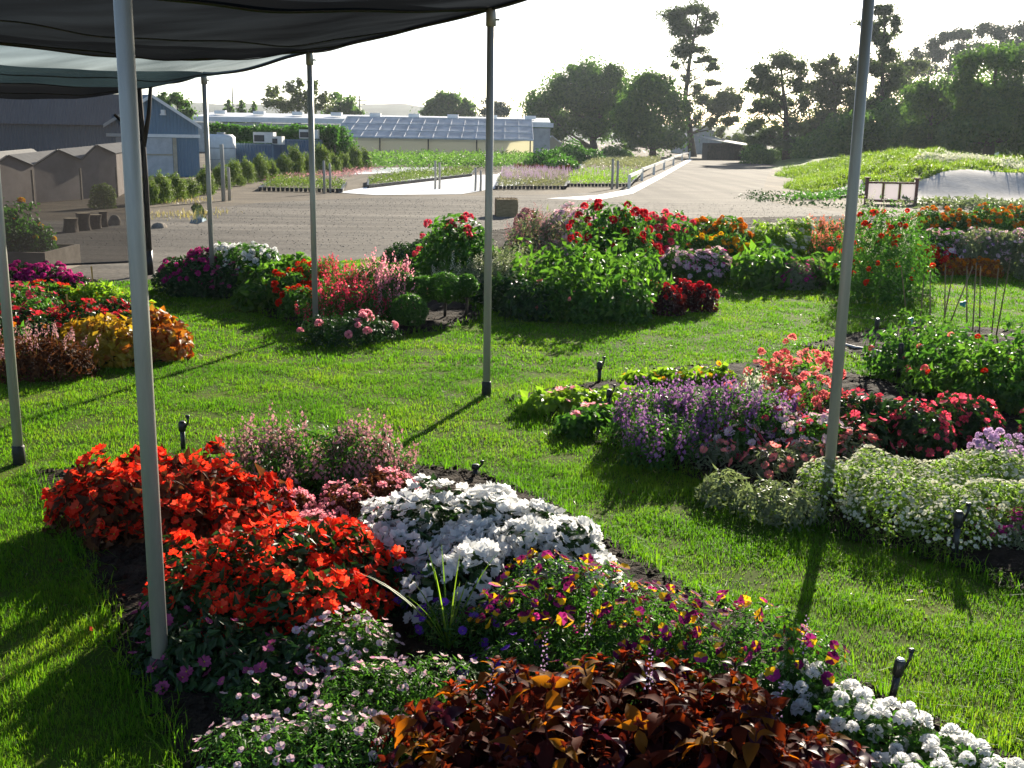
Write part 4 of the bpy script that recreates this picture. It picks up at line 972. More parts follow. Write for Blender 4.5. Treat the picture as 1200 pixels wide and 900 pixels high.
C('tall plants with deep red dahlia heads at the top of the centre bed', 'flower clump', [cb(710, 238, 1.15, .42, .36), cb(735, 242, 1.1, .42, .36), cb(715, 258, .9, .4, .36)], 'leaf_mid', .10, ['petal_red', 'petal_eye'], POMP, 46, .11, individual=46, lo=.35, out=.05, lai=1.9, inner=.6, lumps=.25, sep=.1)
C('rose-red zinnias on tall stems right of the deep red dahlias', 'flower clump', [cb(765, 250, .9, .42, .36), cb(790, 251, .85, .42, .36), cb(778, 266, .7, .42, .36), cb(806, 262, .66, .34, .3)], 'leaf_mid', .10, ['petal_crimson', 'petal_eye'], POMP, 44, .11, individual=44, lo=.35, out=.05, lai=1.7, inner=.7, lumps=.25, sep=.1)
C('orange flower clump behind the yellow flowers of the centre bed', 'flower clump', [cb(830, 256, .75, .42, .36), cb(855, 258, .75, .4, .34), cb(845, 268, .6, .4, .34)], 'leaf_mid', .07, ['petal_goldorange', 'petal_eye'], POMP[1:], 130, .09, lo=.3, up=.5)
C('yellow flower clump in front of the orange one', 'flower clump', [cb(838, 277, .56, .38, .28), cb(862, 278, .54, .3, .26), cb(818, 277, .56, .26, .24)], 'leaf_mid', .07, ['petal_yellow', 'petal_eye'], POMP[1:], 80, .08, lo=.3, up=.5)
C('rounded pink and white petunia mound at the lawn inlet', 'flower clump', [cb(802, 293, .45, .40, .30), cb(835, 294, .45, .36, .30), cb(820, 302, .36, .40, .28)], 'leaf_mid', .06, ['petal_palepink', 'petal_eye', 'petal_magenta'], F5 + [T_flower(5, .66, .1, True, mats=[2, 0, 2, 0, 2])], 280, .075, lo=.25, up=.3)
C('big bright-leaved hosta-like plants in the front of the centre bed', 'plant', [cb(885, 292, .5, .34, .3), cb(908, 288, .52, .34, .3), cb(893, 303, .42, .38, .32), cb(926, 298, .46, .26, .24)], 'leaf_bright', .18, T=T_leaf(.5, .12, .3), lai=1.9, inner=.6, down=-.2)
C('second clump of bright broad leaves, by the right-hand pole', 'plant', [cb(962, 298, .42, .32, .28), cb(985, 300, .4, .28, .26), cb(972, 310, .34, .3, .28)], 'leaf_bright', .16, T=T_leaf(.5, .12, .3), lai=1.8, inner=.6, down=-.2)
C('cream and white flower clump behind the bright broad leaves', 'flower clump', [cb(900, 262, .68, .46, .36), cb(932, 257, .72, .44, .36), cb(918, 268, .6, .40, .32)], 'leaf_lime', .07, ['petal_cream', 'petal_eye'], POMP[2:] + F5W, 240, .08, lo=.2, up=.5)
C('salmon-orange flower spikes left of the tall pole', 'flower clump', [cb(955, 260, .65, .4, .34), cb(980, 258, .7, .38, .34), cb(975, 270, .6, .36, .3), cb(1000, 262, .65, .3, .3)], 'leaf_mid', .07, T=LEAFN, lai=1.8, spikes=(SPK, 240, .32, ['petal_salmon', 'leaf_mid'], .3, .15))
C('mixed purple-pink low flowers between the two clumps of broad leaves', 'flower clump', [cb(928, 305, .38, .28, .24), cb(948, 303, .40, .26, .24), cb(936, 314, .3, .28, .22)], 'leaf_grey', .06, ['petal_magenta', 'petal_eye'], F5, 80, .065, lo=.3, up=.5)
C('tall loose bush of small orange-red flowers just right of the tall pole', 'flower clump', [cb(1022, 238, 1.25, .42, .36), cb(1048, 240, 1.25, .44, .36), cb(1070, 254, 1.05, .36, .32), cb(1030, 268, .85, .5, .42), cb(1060, 275, .75, .42, .36)], 'leaf_mid', .085, ['petal_scarlet', 'petal_eye'], POMP[2:], 60, .075, lo=.2, lai=1.5, inner=.85, lumps=.3, T=LEAFN)
C('pale seed-headed stalks topping the bush by the sign board', 'plant', [cb(1015, 228, 1.3, .3, .3), cb(1050, 232, 1.3, .3, .3)], 'leaf_grey', .07, T=LEAFN, lai=.5, inner=.9, spikes=(SPKF, 70, .4, ['petal_cream', 'leaf_grey'], .3, .4))
C('white and purple aster clump right of the tall loose bush', 'flower clump', [cb(1095, 270, .65, .36, .3), cb(1115, 270, .65, .34, .3), cb(1102, 282, .5, .36, .3)], 'leaf_mid', .06, ['petal_palepink', 'petal_eye', 'petal_magenta'], F5W + [T_flower(5, .66, .1, False, mats=[2, 0, 2, 0, 2])], 200, .08, lo=.25, up=.5)
C('large pale purple aster bush at the right edge of the far bed', 'flower clump', [cb(1145, 268, .7, .42, .34), cb(1175, 268, .7, .44, .36), cb(1205, 270, .7, .4, .34), cb(1160, 282, .5, .42, .36), cb(1240, 275, .7, .5, .4)], 'leaf_grey', .06, ['petal_palepink', 'petal_eye', 'petal_purple'], F5W + [T_flower(5, .66, .1, False, mats=[2, 0, 2, 0, 2])], 260, .075, lo=.25, up=.5)
C('low orange flower band behind the aster clumps', 'flower clump', [cb(1090, 246, .6, .5, .4), cb(1125, 246, .6, .5, .4), cb(1160, 243, .65, .6, .45), cb(1195, 244, .6, .6, .45)], 'leaf_mid', .08, ['petal_goldorange', 'petal_eye'], POMP[2:], 190, .10, lo=.2, up=.5)
C('bright red celosia plumes beside the orange bedding row', 'flower clump', [cb(1092, 290, .42, .26, .22), cb(1106, 290, .4, .2, .2), cb(1078, 294, .34, .16, .16)], 'leaf_bronze', .06, ['petal_scarlet', 'petal_eye'], POMP[:1], 90, .09, lo=.25, up=.5)
for i, (x, y) in enumerate([(1092, 302), (1108, 303), (1122, 303), (1134, 303), (1146, 302), (1156, 305), (1166, 306)]):
    clump('bedding_plant', f'{ORD[i]} small orange celosia from the red plumes in the bedding row', 'plant', [cb(x, y, .26, .12, .12)], 'leaf_rust', .05, ['petal_goldorange', 'petal_eye'], POMP[1:], 12, .06, lo=.3, group='orange celosia row', lai=3)
for i, (x, y, lab) in enumerate([(768, 330, 'dark red celosia plant at the left end of the small row'), (783, 338, 'front dark red celosia plant, second in the small row'), (790, 327, 'dark red celosia plant standing at the back of the small row'), (806, 332, 'tallest dark red celosia plant with a bright red top'), (826, 334, 'dark red celosia plant at the right tip of the row')]):
    clump('bedding_plant', lab, 'plant', [cb(x, y, .32, .17, .16)], 'leaf_maroon', .07, ['petal_red', 'petal_eye'], POMP[1:], 14, .07, lo=.45, group='dark red celosia row', lai=2.6)
C('pale weedy plant at the front right of the centre bed', 'plant', [cb(1000, 310, .3, .24, .2), cb(1018, 304, .3, .2, .2)], 'leaf_grey', .07, T=LEAFN, lai=1.6)

def litter(name, mat, n, cx, cy, rx, ry, size, T=CARD, z=.03):
    P = np.c_[cx + rng.normal(size=n) * rx, cy + rng.normal(size=n) * ry, np.full(n, z)]; mb = MB()
    mb.scatter(T, P, frames(UP[None] + rng.normal(size=(n, 3)) * .35), size * rng.uniform(.6, 1.4, n)); return kind(mb.build(name, mat), 'stuff')
litter('fallen_petals', 'petal_white', 60, .35, 4.5, .25, .35, .022); litter('fallen_petals', 'petal_orange', 70, -1.25, 4.7, .25, .5, .025, z=.045)
litter('grass_clippings', 'straw', 2600, 0, 9, 3.2, 3.0, .035, NEEDLE, .022); litter('fallen_leaves', 'leaf_bronze', 160, .8, 7, 2.4, 2.0, .03, CARD, .03)
n = 9000; P = np.c_[rng.uniform(-14, 9, n), rng.uniform(19, 36, n)]; P = P[inside(P, ROAD) & ~inside(P, LAWN)]; n = len(P); mb = MB()
mb.scatter((np.array([[1, 0, 0], [-1, .2, 0], [.1, 1, .1], [0, -1, 0], [.1, 0, .8], [0, 0, -.5]]), [(0, 2, 4), (2, 1, 4), (1, 3, 4), (3, 0, 4)], [0] * 4), np.c_[P, np.full(n, .006)], frames(UP[None] + rng.normal(size=(n, 3)) * .4), rng.uniform(.006, .016, n)); kind(mb.build('gravel_stones', 'gravel_stone'), 'stuff')
# ------------------------------------------------------------------ straw bale and the things in the yard
X, Y = gp(593, 254); s = metres(1, Y)
t = thing('straw_bale', (X, Y + .3, 0), 'weathered straw bale standing alone on the gravel road', 'straw bale', rz=.08)
W_, H_, D_ = 25 * s, 20 * s, .8
mb = MB(); nx, ny, nz_ = 12, 14, 10
def boxgrid(w, d, h, n=(10, 12, 8), amp=.012):
    m2 = MB()
    for ax in range(3):
        for sgn in (-1, 1):
            a, b = [k for k in range(3) if k != ax]; V = []; F = []
            for i in range(n[a] + 1):
                for j in range(n[b] + 1):
                    q = [0, 0, 0]; q[ax] = sgn; q[a] = -1 + 2 * i / n[a]; q[b] = -1 + 2 * j / n[b]
                    v = Vector((q[0] * w / 2, q[1] * d / 2, q[2] * h / 2))
                    rr = Vector([abs(k) ** 8 for k in q]); v *= 1 - .02 * (rr.x + rr.y + rr.z - 1)
                    v += Vector((mnoise.noise(v * 9), mnoise.noise(v * 9 + Vector((7, 3, 1))), mnoise.noise(v * 9 + Vector((2, 8, 5))))) * amp
                    V.append((v.x, v.y, v.z + h / 2))
            for i in range(n[a]):
                for j in range(n[b]):
                    k = i * (n[b] + 1) + j; F.append((k, k + 1, k + n[b] + 2, k + n[b] + 1))
            m2.add(V, F)
    return m2
mb = boxgrid(W_, D_, H_)
n = 900; P = np.c_[rng.uniform(-W_ / 2, W_ / 2, n), rng.choice([-D_ / 2, D_ / 2], n), rng.uniform(0, H_, n)]
P[::3, 1] = rng.uniform(-D_ / 2, D_ / 2, len(P[::3])); P[::3, 2] = H_
mb.scatter(NEEDLE, P, frames(rng.normal(size=(n, 3))), rng.uniform(.03, .08, n)); mb.build('straw_block', 'bale', t)
for k in (-.5, .5):
    mb = MB(); w2, h2 = W_ / 2 * 1.02, H_ * 1.01; y = k * D_ * .5
    mb.tube([(-w2, y, 0.01), (-w2, y, h2), (w2, y, h2), (w2, y, .01)], .006, 5); mb.build('twine', 'twine', t)

PX = [((262, 236), 172, .04, 'weathered post at the left of the nursery strip, tallest'), ((269, 235), 198, .03, 'shorter post close to the tallest weathered post'), ((380, 227), 190, .028, 'pale post at the left of a pair by the pot plants'), ((387, 226), 193, .028, 'pale post at the right of a pair by the pot plants'), ((510, 222), 190, .03, 'pale post, left of the middle pair by the white ground cloth'), ((515, 222), 192, .03, 'pale post, right of the middle pair by the white ground cloth'), ((557, 224), 198, .03, 'short pale post left of the pair by the lavender'), ((563, 224), 201, .03, 'short pale post right of the pair by the lavender'), ((717, 222), 188, .035, 'white post with a leaning top at the left of the gate pair'), ((723, 221), 190, .035, 'white post at the right of the gate pair')]
for (x, y), top, r, lab in PX:
    X, Y = gp(x, y); h = (y - top) * metres(1, Y)
    mb = MB(); mb.tube([(0, 0, 0), (.01, 0, h * .6), (0, 0, h), (0, 0, h + .02)], [r * 1.5, r * 1.45, r * 1.4, r], 10)
    o = mb.build('yard_post', 'post_pale', None, True); o.location = (X, Y, 0); tag(o, lab, 'post', 'posts along the nursery yard')

# puddle and dry verge
P_ud = pxpoly([(222, 262), (232, 263), (243, 258), (240, 248), (236, 240), (229, 237), (224, 243), (228, 252)])
o = sheet('puddle_water', P_ud, .009, 'water')
X, Y = gp(205, 256)
for x, y, r, n, lab in ((203, 253, .4, 170, 'dry yellow weeds left of the puddle'), (220, 236, .4, 130, 'dry weeds behind the puddle'), (252, 250, .3, 70, 'sparse weeds on the right bank of the puddle')):
    X, Y = gp(x, y); mb = MB(); P = np.c_[X + rng.normal(size=n) * r, Y + rng.normal(size=n) * r * 1.5, np.full(n, .004)]
    blades(P, rng.uniform(.04, .16, n), rng.uniform(.012, .022, n), 1.0, mb); o = mb.build('dry_weeds', 'straw', None, origin=(X, Y, 0)); tag(o, lab, 'weeds')

# stumps, rocks and planter seen through the netting
for i, (x, y, w, h, lab) in enumerate([(84, 272, 16, 16, 'dark log stump at the left of the row behind the netting'), (98, 270, 15, 20, 'upright dark stump, second in the row behind the netting'), (112, 268, 14, 16, 'round dark stump in the middle of the row'), (121, 266, 10, 18, 'pale cut log leaning at the right of the stump row'), (134, 264, 12, 12, 'low boulder right of the stump row'), (187, 267, 16, 6, 'flat grey stone on the dirt near the dark post')]):
    X, Y = gp(x, y); s = metres(1, Y); t = thing('tree_stump' if i < 4 else 'rock', (X, Y, 0), lab, 'stump' if i < 4 else 'rock')
    mb = MB(); V = []; F = []; sg = 14; R = w * s / 2; Hh = h * s
    prof = [(1.25, 0), (1.05, .25), (.9, .65), (.98, 1.0)] if i < 4 else [(1.1, 0), (1.0, .4), (.7, .85), (.3, 1.0)]
    for (pr, pz) in prof:
        for k in range(sg):
            a = 2 * PI * k / sg; q = pr * R * (1 + .42 * mnoise.noise(Vector((math.cos(a) * 1.5 + i * 7, math.sin(a) * 1.5, pz))))
            V.append((q * math.cos(a) + pz * .1 * R, q * math.sin(a), pz * Hh))
    for j in range(3):
        for k in range(sg): F.append((j * sg + k, j * sg + (k + 1) % sg, (j + 1) * sg + (k + 1) % sg, (j + 1) * sg + k))
    mb.add(V, F)
    if i >= 4: mb.add(V[-sg:], [tuple(range(sg))])
    mb.build('body' if i < 4 else 'stone', 'stump' if i < 4 else 'stone', t, True)
    if i < 4: mb = MB(); mb.add([(v[0], v[1], v[2] + .003) for v in V[-sg:]], [tuple(range(sg))]); mb.build('cut_face', 'stump_top', t)
X, Y = gp(10, 320); t = thing('planter_box', (X, Y + .3, 0), 'old grey timber planter box behind the netting at the left', 'planter')
mb = MB(); s = metres(1, Y); w = 105 * s; hh = .32
mb.box((0, -.5, hh / 2), (w, .05, hh)); part_ = mb.build('front_board', 'wood_old', t)
mb = MB(); mb.box((w / 2 - .025, .1, hh / 2), (.05, 1.15, hh)); mb.build('side_board', 'wood_old', t)
mb = MB(); mb.box((-w / 2 + .025, .1, hh / 2), (.05, 1.15, hh)); mb.build('side_board', 'wood_old', t)
mb = MB(); mb.box((0, .7, hh / 2), (w, .05, hh)); mb.build('back_board', 'wood_old', t)
mb = MB(); mb.box((0, .1, hh * .42), (w - .1, 1.1, hh * .8)); mb.build('earth', 'soil', t)
clump('flower_shrub', 'yellow-tipped leafy bush growing in the old timber planter', 'shrub', [(X - .25, Y + .45, .75, .5, .95), (X - .9, Y + .4, .7, .5, .9), (X + .25, Y + .3, .35, .4, .6)], 'leaf_mid', .09, ['petal_yellow', 'petal_eye'], POMP[2:], 36, .09, lo=.3, lai=2.2)
clump('flower_shrub', 'small dull green shrub alone behind the stumps', 'shrub', [(*gp(121, 244), .32, .32, .62)], 'shrub_pot', .06, lai=3)
clump('flower_shrub', 'low green plants on the ground in front of the timber planter', 'plant', [(*gp(50, 312), .35, .25, .25), (*gp(20, 318), .4, .25, .25)], 'leaf_mid', .07, lai=2.2)

# ------------------------------------------------------------------ nursery blocks on ground cloth
for pts in ([(395, 226), (500, 207), (640, 203), (625, 214), (540, 228), (440, 229)], [(640, 233), (700, 229), (737, 222), (770, 206), (806, 187), (812, 187), (775, 209), (742, 227), (700, 235)], [(410, 205), (520, 200), (520, 196), (430, 197)], [(560, 215), (720, 195), (722, 190), (600, 196)]):
    o = sheet('ground_cloth', pxpoly(pts), .012 + .004 * random.random(), 'groundcloth')
def block(lab, quad, h, mats, dens, size, T=LEAFN, spikes=None, pots=True):
    """A bed of nursery pots too many and too small to count."""
    q = pxpoly(quad); c = q.mean(0); lo, hi = q.min(0), q.max(0)
    n = int((hi - lo).prod() * dens); P = np.c_[rng.uniform(lo[0], hi[0], n), rng.uniform(lo[1], hi[1], n)]; P = P[inside(P, q)]; n = len(P)
    t = thing('nursery_plants', (c[0], c[1], 0), lab, 'nursery plants'); t['kind'] = 'stuff'
    z = np.abs(rng.uniform(.2, 1, n)) * h * (1 + .35 * np.array([mnoise.noise(Vector((p[0] * 1.2, p[1] * .8, 2))) for p in P]))
    mb = MB(); P3 = np.c_[P, z]
    mb.scatter(T, P3, frames(UP[None] + rng.normal(size=(n, 3)) * .8, axis=rng.normal(size=(n, 3)) + UP * .8), size * rng.uniform(.7, 1.3, n)); part(mb, 'foliage', mats, t)
    if spikes:
        k = int(n * spikes[1]); S = P3[rng.choice(n, k)]; mb = MB(); S[:, 2] = h * .75
        mb.scatter(SPKF[0], S, frames(UP[None] + rng.normal(size=(k, 3)) * .12), spikes[2] * rng.uniform(.7, 1.2, k)); part(mb, 'flower_spikes', spikes[0], t, k='stuff')
    if pots:
        mb = MB()
        e = np.r_[np.arange(0, 1, .03)]
        for i in range(len(q)):
            a, b = q[i], q[(i + 1) % len(q)]; L = np.linalg.norm(b - a)
            for f in np.arange(0, 1, .16 / max(L, .2)):
                p = a + (b - a) * f; mb.tube([(p[0], p[1], .013), (p[0], p[1], .14)], [.055, .07], 7)
        part(mb, 'pots', 'black_plastic', t, k='stuff')
    return t
block('olive green pot plants in the left strip beyond the road', [(305, 224), (400, 226), (405, 218), (330, 212), (318, 216)], .32, 'shrub_pot', 120, .12)
block('dark green pot plants in the strip between the white cloths', [(432, 221), (552, 207), (556, 201), (470, 205), (432, 214)], .30, 'shrub_pot', 90, .13)
block('grey-green lavender pots left of the straw bale row', [(582, 222), (662, 222), (668, 208), (590, 205)], .40, 'lavender_leaf', 120, .14, spikes=(['petal_lilac', 'lavender_leaf'], .10, .3))
block('yellow-green pot plants in the block by the white gate posts', [(666, 219), (738, 219), (752, 205), (690, 203), (668, 209)], .36, 'leaf_lime', 90, .13, spikes=(['petal_lilac', 'lavender_leaf'], .05, .3))
block('pale pot plants under the big oak trees', [(680, 202), (752, 203), (775, 190), (700, 190)], .5, 'lavender_leaf', 50, .2)
block('reddish brown pot plants in front of the glasshouse', [(600, 203), (668, 205), (680, 197), (610, 196)], .4, 'leaf_bronze', 50, .16, pots=False)
block('dark bushes in pots along the front of the glasshouse', [(432, 201), (625, 201), (622, 192), (435, 192)], .85, 'tree_oak', 34, .28, pots=False)
block('purple heather-like pots behind the left strip', [(300, 213), (400, 211), (450, 199), (420, 197), (330, 207)], .2, 'petal_dustypink', 30, .14, pots=False)

SH = [(176, 240, 16, 30), (190, 238, 22, 34), (207, 235, 20, 30), (222, 232, 20, 22), (241, 228, 18, 30), (258, 222, 18, 28), (275, 218, 18, 28), (289, 215, 18, 28), (304, 212, 18, 30), (318, 211, 15, 22), (332, 208, 16, 26), (346, 207, 18, 34), (361, 206, 14, 24), (377, 204, 20, 34), (392, 203, 13, 22), (403, 201, 13, 20), (416, 200, 14, 28), (428, 199, 12, 24)]
protos = []
for v in range(3):
    t = thing('potted_shrub', (0, 0, 0), 'shrub', 'shrub', 'shrubs in the nursery row')
    d = Dome([(0, 0, .5, .5, .8), (.08, .05, .44, .44, 1.0), (-.1, 0, .42, .40, .9)], p=2.3)
    mb = MB(); foliage(mb, d, .13, lai=3.0, T=LEAFN, jit=.7, down=-.6, lumps=.34, ls=3 + v, inner=.4); mb.build('foliage', 'shrub_pot', t); protos.append(t)
for i, (x, y, w, h) in enumerate(SH):
    X, Y = gp(x, y); s = metres(1, Y); sc = (w * s * 1.15, w * s * 1.15, h * s * .98); lab = f'{ORD[i]} shrub from the left in the nursery shrub row'
    if i < 3: o = protos[i]; o.location = (X, Y, 0); o.scale = sc; o.rotation_euler.z = i; o['label'] = lab
    else: copy_thing(protos[i % 3], (X, Y, 0), rng.uniform(0, 6), sc, lab)

# ------------------------------------------------------------------ buildings
def gable_prism(mb, Fl, Fr, peak, back, over=.0, mat=0):
    pass
def quad(mb, a, b, c, d, mat=0, th=0.0):
    a, b, c, d = [Vector(v) for v in (a, b, c, d)]
    if not th: mb.add([tuple(v) for v in (a, b, c, d)], [(0, 1, 2, 3)], mat); return
    n = (b - a).cross(d - a).normalized() * th
    V = [tuple(v) for v in (a, b, c, d)] + [tuple(v + n) for v in (a, b, c, d)]
    mb.add(V, [(0, 3, 2, 1), (4, 5, 6, 7), (0, 1, 5, 4), (1, 2, 6, 5), (2, 3, 7, 6), (3, 0, 4, 7)], mat)
# blue barn: gable end to the yard, long side running off to the left
Yb = 50.0
r0 = Vector(at(232, 146, Yb)); l0 = Vector(at(126, 147, Yb - 1.0)); pk = Vector(at(178, 112, Yb - .5)); axis = Vector((-1.0, .12, 0)).normalized() * 14
r0.z = l0.z = 2.25
t = thing('barn', (pk.x, pk.y, 0), 'blue corrugated metal barn with a white-edged gable and grey door', 'barn')
def dn(v, z=0): return Vector((v.x, v.y, z))
gdir = (r0 - l0).normalized(); nrm = Vector((gdir.y, -gdir.x, 0))
mb = MB(); mb.add([tuple(dn(l0)), tuple(dn(r0)), tuple(r0), tuple(pk), tuple(l0)], [(0, 1, 2, 3, 4)])
bk = Vector((-.35, 1, 0)).normalized() * 9
mb.add([tuple(dn(r0)), tuple(dn(r0 + bk)), tuple(r0 + bk), tuple(r0)], [(0, 1, 2, 3)])
lb = l0 + axis
quad(mb, dn(l0), l0, lb, dn(lb)); part(mb, 'wall', 'blue_metal', t)
mb = MB(); over = nrm * .25
quad(mb, l0 + over - (pk - l0) * .08, pk + over, pk + axis, lb - (pk - l0) * .08, th=.05); 
quad(mb, pk + over, r0 + over + (r0 - pk) * .08, r0 + axis * .2 + bk, pk + axis, th=.05); part(mb, 'roof', 'blue_roof', t)
mb = MB()
for a, b in ((l0, pk), (pk, r0)):
    d = (b - a); quad(mb, a - d * .08 * (a == l0) + nrm * .26 - Vector((0, 0, .08)), b + d * .08 * (b == r0) + nrm * .26 - Vector((0, 0, .08)), b + d * .08 * (b == r0) + nrm * .26 + Vector((0, 0, .07)), a - d * .08 * (a == l0) + nrm * .26 + Vector((0, 0, .07)), th=.03)
part(mb, 'barge_board', 'trim_white', t)
def wallpt(u, z, off): p = l0.lerp(r0, u); return Vector((p.x, p.y, z)) + nrm * off
def wallbox(name, mat, u0, u1, z0, z1, off=.03, par=None):
    m2 = MB(); quad(m2, wallpt(u0, z0, 0.003), wallpt(u1, z0, 0.003), wallpt(u1, z1, 0.003), wallpt(u0, z1, 0.003), th=off)
    return part(m2, name, mat, t) if par is None else sub(m2, name, mat, t, par)
wallbox('door', 'door_grey', .08, .70, .02, 1.68)
wallbox('door_rail', 'trim_white', -.02, 1.02, 1.70, 1.84, .10)
wallbox('door_post', 'trim_tan', .705, .75, .0, 1.69, .07)
wallbox('cross_rail', 'trim_tan', .08, .70, .92, .99, .07)
m2 = MB(); p = wallpt(.62, 2.78, .1); m2.box(tuple(p), (.16, .2, .2)); m2.box(tuple(p + Vector((0, -.05, -.1))), (.24, .12, .06)); part(m2, 'lamp', 'trim_white', t)
# pinkish low greenhouse with three small gables, in front of the barn
ZIG = [(-62, 192), (-36, 182.5), (-12, 198), (11, 183), (40, 195), (69, 176.5), (96, 188), (114, 171), (136, 181)]
ZP = [Vector(at(x, y, 28.5 + (x + 20) * .036)) for x, y in ZIG]
c = ZP[5]; t = thing('gabled_shed', (c.x, c.y, 0), 'long low pinkish-grey shed with a zigzag row of pitched roofs behind the netting', 'shed')
mb = MB()
for i in range(len(ZP) - 1): quad(mb, dn(ZP[i]), dn(ZP[i + 1]), ZP[i + 1], ZP[i])
bk2 = Vector((-.25, 1, 0)) * 9
quad(mb, dn(ZP[-1]), dn(ZP[-1] + bk2), ZP[-1] + bk2, ZP[-1]); part(mb, 'wall', 'wall_pinkgrey', t)
for i in range(1, len(ZP) - 1, 2):
    o2 = Vector((.03, -.16, .012)); m2 = MB(); a_, p_, b_ = ZP[i - 1] + o2, ZP[i] + o2, ZP[i + 1] + o2
    quad(m2, a_, p_, p_ + bk2, a_ + bk2, th=.035); quad(m2, p_, b_, b_ + bk2, p_ + bk2, th=.035); part(m2, 'roof', 'roof_grey', t)
    m2 = MB(); m2.box(((ZP[i].x + ZP[i + 1].x) / 2 + .25, (ZP[i].y + ZP[i + 1].y) / 2 - .02, .45), (.05, .05, .9)); part(m2, 'batten', 'wood_old', t)
# white tank beside the barn
X, Y = gp(243, 200); t = thing('tank', (X, Y + 3, 0), 'white round tank half hidden between the barn and the hedge', 'tank')
mb = MB(); R = .75; mb.tube([(0, 0, .02), (0, 0, 1.7), (0, 0, 1.85)], [R, R, R * .8], 28); mb.build('shell', 'trim_white', t, True)
mb = MB(); mb.tube([(0, 0, 1.85), (0, 0, 1.95)], R * .3, 16); mb.build('lid', 'wall_grey', t, True)
for z in (.5, 1.1):
    mb = MB(); mb.tube([(0, 0, z), (0, 0, z + .05)], R * 1.015, 28); mb.build('band', 'wall_grey', t, True)
# blue containers with the cooling boxes on top
def container(x0, x1, y0, y1, Y, lab):
    a, b = Vector(at(x0, y0, Y)), Vector(at(x1, y0, Y)); w = (b - a).length; h = a.z
    t = thing('container', ((a.x + b.x) / 2, Y + 1.2, 0), lab, 'container', 'blue containers under the clipped hedge')
    mb = MB(); mb.box((0, 0, h / 2 + .05), (w, 2.4, h - .1)); mb.build('shell', 'tank_blue', t)
    mb = MB()
    for sx in (-1, 1):
        mb.box((sx * (w / 2 - .04), -1.2, h / 2), (.1, .06, h)); 
    mb.box((0, -1.2, h - .03), (w, .06, .08)); mb.box((0, -1.2, .06), (w, .06, .1)); mb.build('frame', 'blue_metal', t)
    return t
container(264, 320, 168, 190, 62, 'left blue metal container under the clipped hedge')
container(322, 374, 163, 188, 64, 'right blue metal container, slightly taller and set back')
for x0, x1, y0, y1, Y, lab in ((296, 320, 155, 168, 62.3, 'white cooling box with dark grille on the left blue container'), (350, 372, 152, 163, 64.3, 'smaller pale cooling box on the right blue container'), (318, 330, 160, 170, 62.2, 'little grey box between the two blue containers')):
    a, b = Vector(at(x0, y0, Y)), Vector(at(x1, y1, Y)); w = b.x - a.x; h = a.z - b.z
    t = thing('cooling_box', ((a.x + b.x) / 2, Y + .5, b.z + .02), lab, 'cooling unit'); mb = MB(); mb.box((0, 0, h / 2), (w, .8, h)); mb.build('case', 'box_pale', t)
    mb = MB(); mb.box((-w * .2, -.405, h * .42), (w * .5, .03, h * .6)); mb.build('grille', 'black_plastic', t)
# clipped hedge on stems
a, b = Vector(at(246, 160, 66)), Vector(at(398, 160, 66)); t = thing('clipped_hedge', ((a.x + b.x) / 2, 66, 0), 'long clipped hedge raised on stems above the blue containers', 'hedge')
mb = MB(); n = 9000; zt, zb = at(320, 148, 66)[2], at(320, 168, 66)[2]
P = np.c_[rng.uniform(a.x, b.x, n), 66 + rng.uniform(-.8, .8, n), rng.uniform(zb, zt, n)]
P[: n // 2, 1] = 66 - .8 + rng.normal(size=n // 2) * .08; P[:, 2] += lump(P, 1.2, .18)
mb.scatter(LEAF, P, frames(rng.normal(size=(n, 3)) + np.array([0, -.6, .5])), rng.uniform(.12, .26, n)); part(mb, 'foliage', 'leaf_mid', t)
for x in np.linspace(a.x + .3, b.x - .3, 7): mb = MB(); mb.tube([(x, 66, 0), (x, 66, zb + .3)], .06, 7); part(mb, 'stem', 'bark', t, True)
clump('flower_shrub', 'tall dark ivy-like bush at the right end of the clipped hedge', 'shrub', [(*at(398, 180, 67)[:2], 1.0, .8, 2.4), (*at(385, 180, 67)[:2], .7, .7, 2.2)], 'leaf_mid', .2, lai=3)
# long white greenhouse far behind and the glasshouse
a, b = at(228, 141, 112), at(645, 144, 112); zt = 3.35
t = thing('greenhouse', ((a[0] + b[0]) / 2, 112, 0), 'very long low greenhouse with a white roof edge behind the hedge', 'greenhouse')
mb = MB(); quad(mb, (a[0], 112, 0), (b[0], 112, 0), (b[0], 112, zt - .5), (a[0], 112, zt - .5), th=.1); part(mb, 'wall', 'wall_grey', t)
mb = MB(); mb.box(((a[0] + b[0]) / 2, 111.8, zt - .2), (b[0] - a[0] + .6, .3, .42)); quad(mb, (a[0], 111.8, zt), (b[0], 111.8, zt), (b[0], 118, zt + .5), (a[0], 118, zt + .5), th=.08); part(mb, 'roof', 'roof_white', t)
for k in range(9):
    x = a[0] + (b[0] - a[0]) * (k + .5) / 9; mb = MB(); mb.box((x, 114.5, zt + .55), (1.1, .7, .34)); part(mb, 'roof_vent', 'roof_white', t)
fl, fr = Vector(at(388, 161, 83)), Vector(at(625, 166, 83)); fl.z = fr.z = 1.72
rl_, rr_ = Vector(at(407, 139, 88)), Vector(at(623, 143, 88)); rl_.z = rr_.z = 3.25
t = thing('glasshouse', ((fl.x + fr.x) / 2, 85, 0), 'glasshouse with a pale blue paned roof and cream lit wall', 'glasshouse')
mb = MB(); quad(mb, fl, fr, rr_, rl_, th=.03); part(mb, 'roof', 'glass_roof', t)
q2 = Vector((0, 5, -1.5)); mb = MB(); quad(mb, rl_, rr_, rr_ + q2, rl_ + q2, th=.03); part(mb, 'roof', 'glass_roof', t)
mb = MB(); n_ = Vector((0, -.29, .95)) * .05
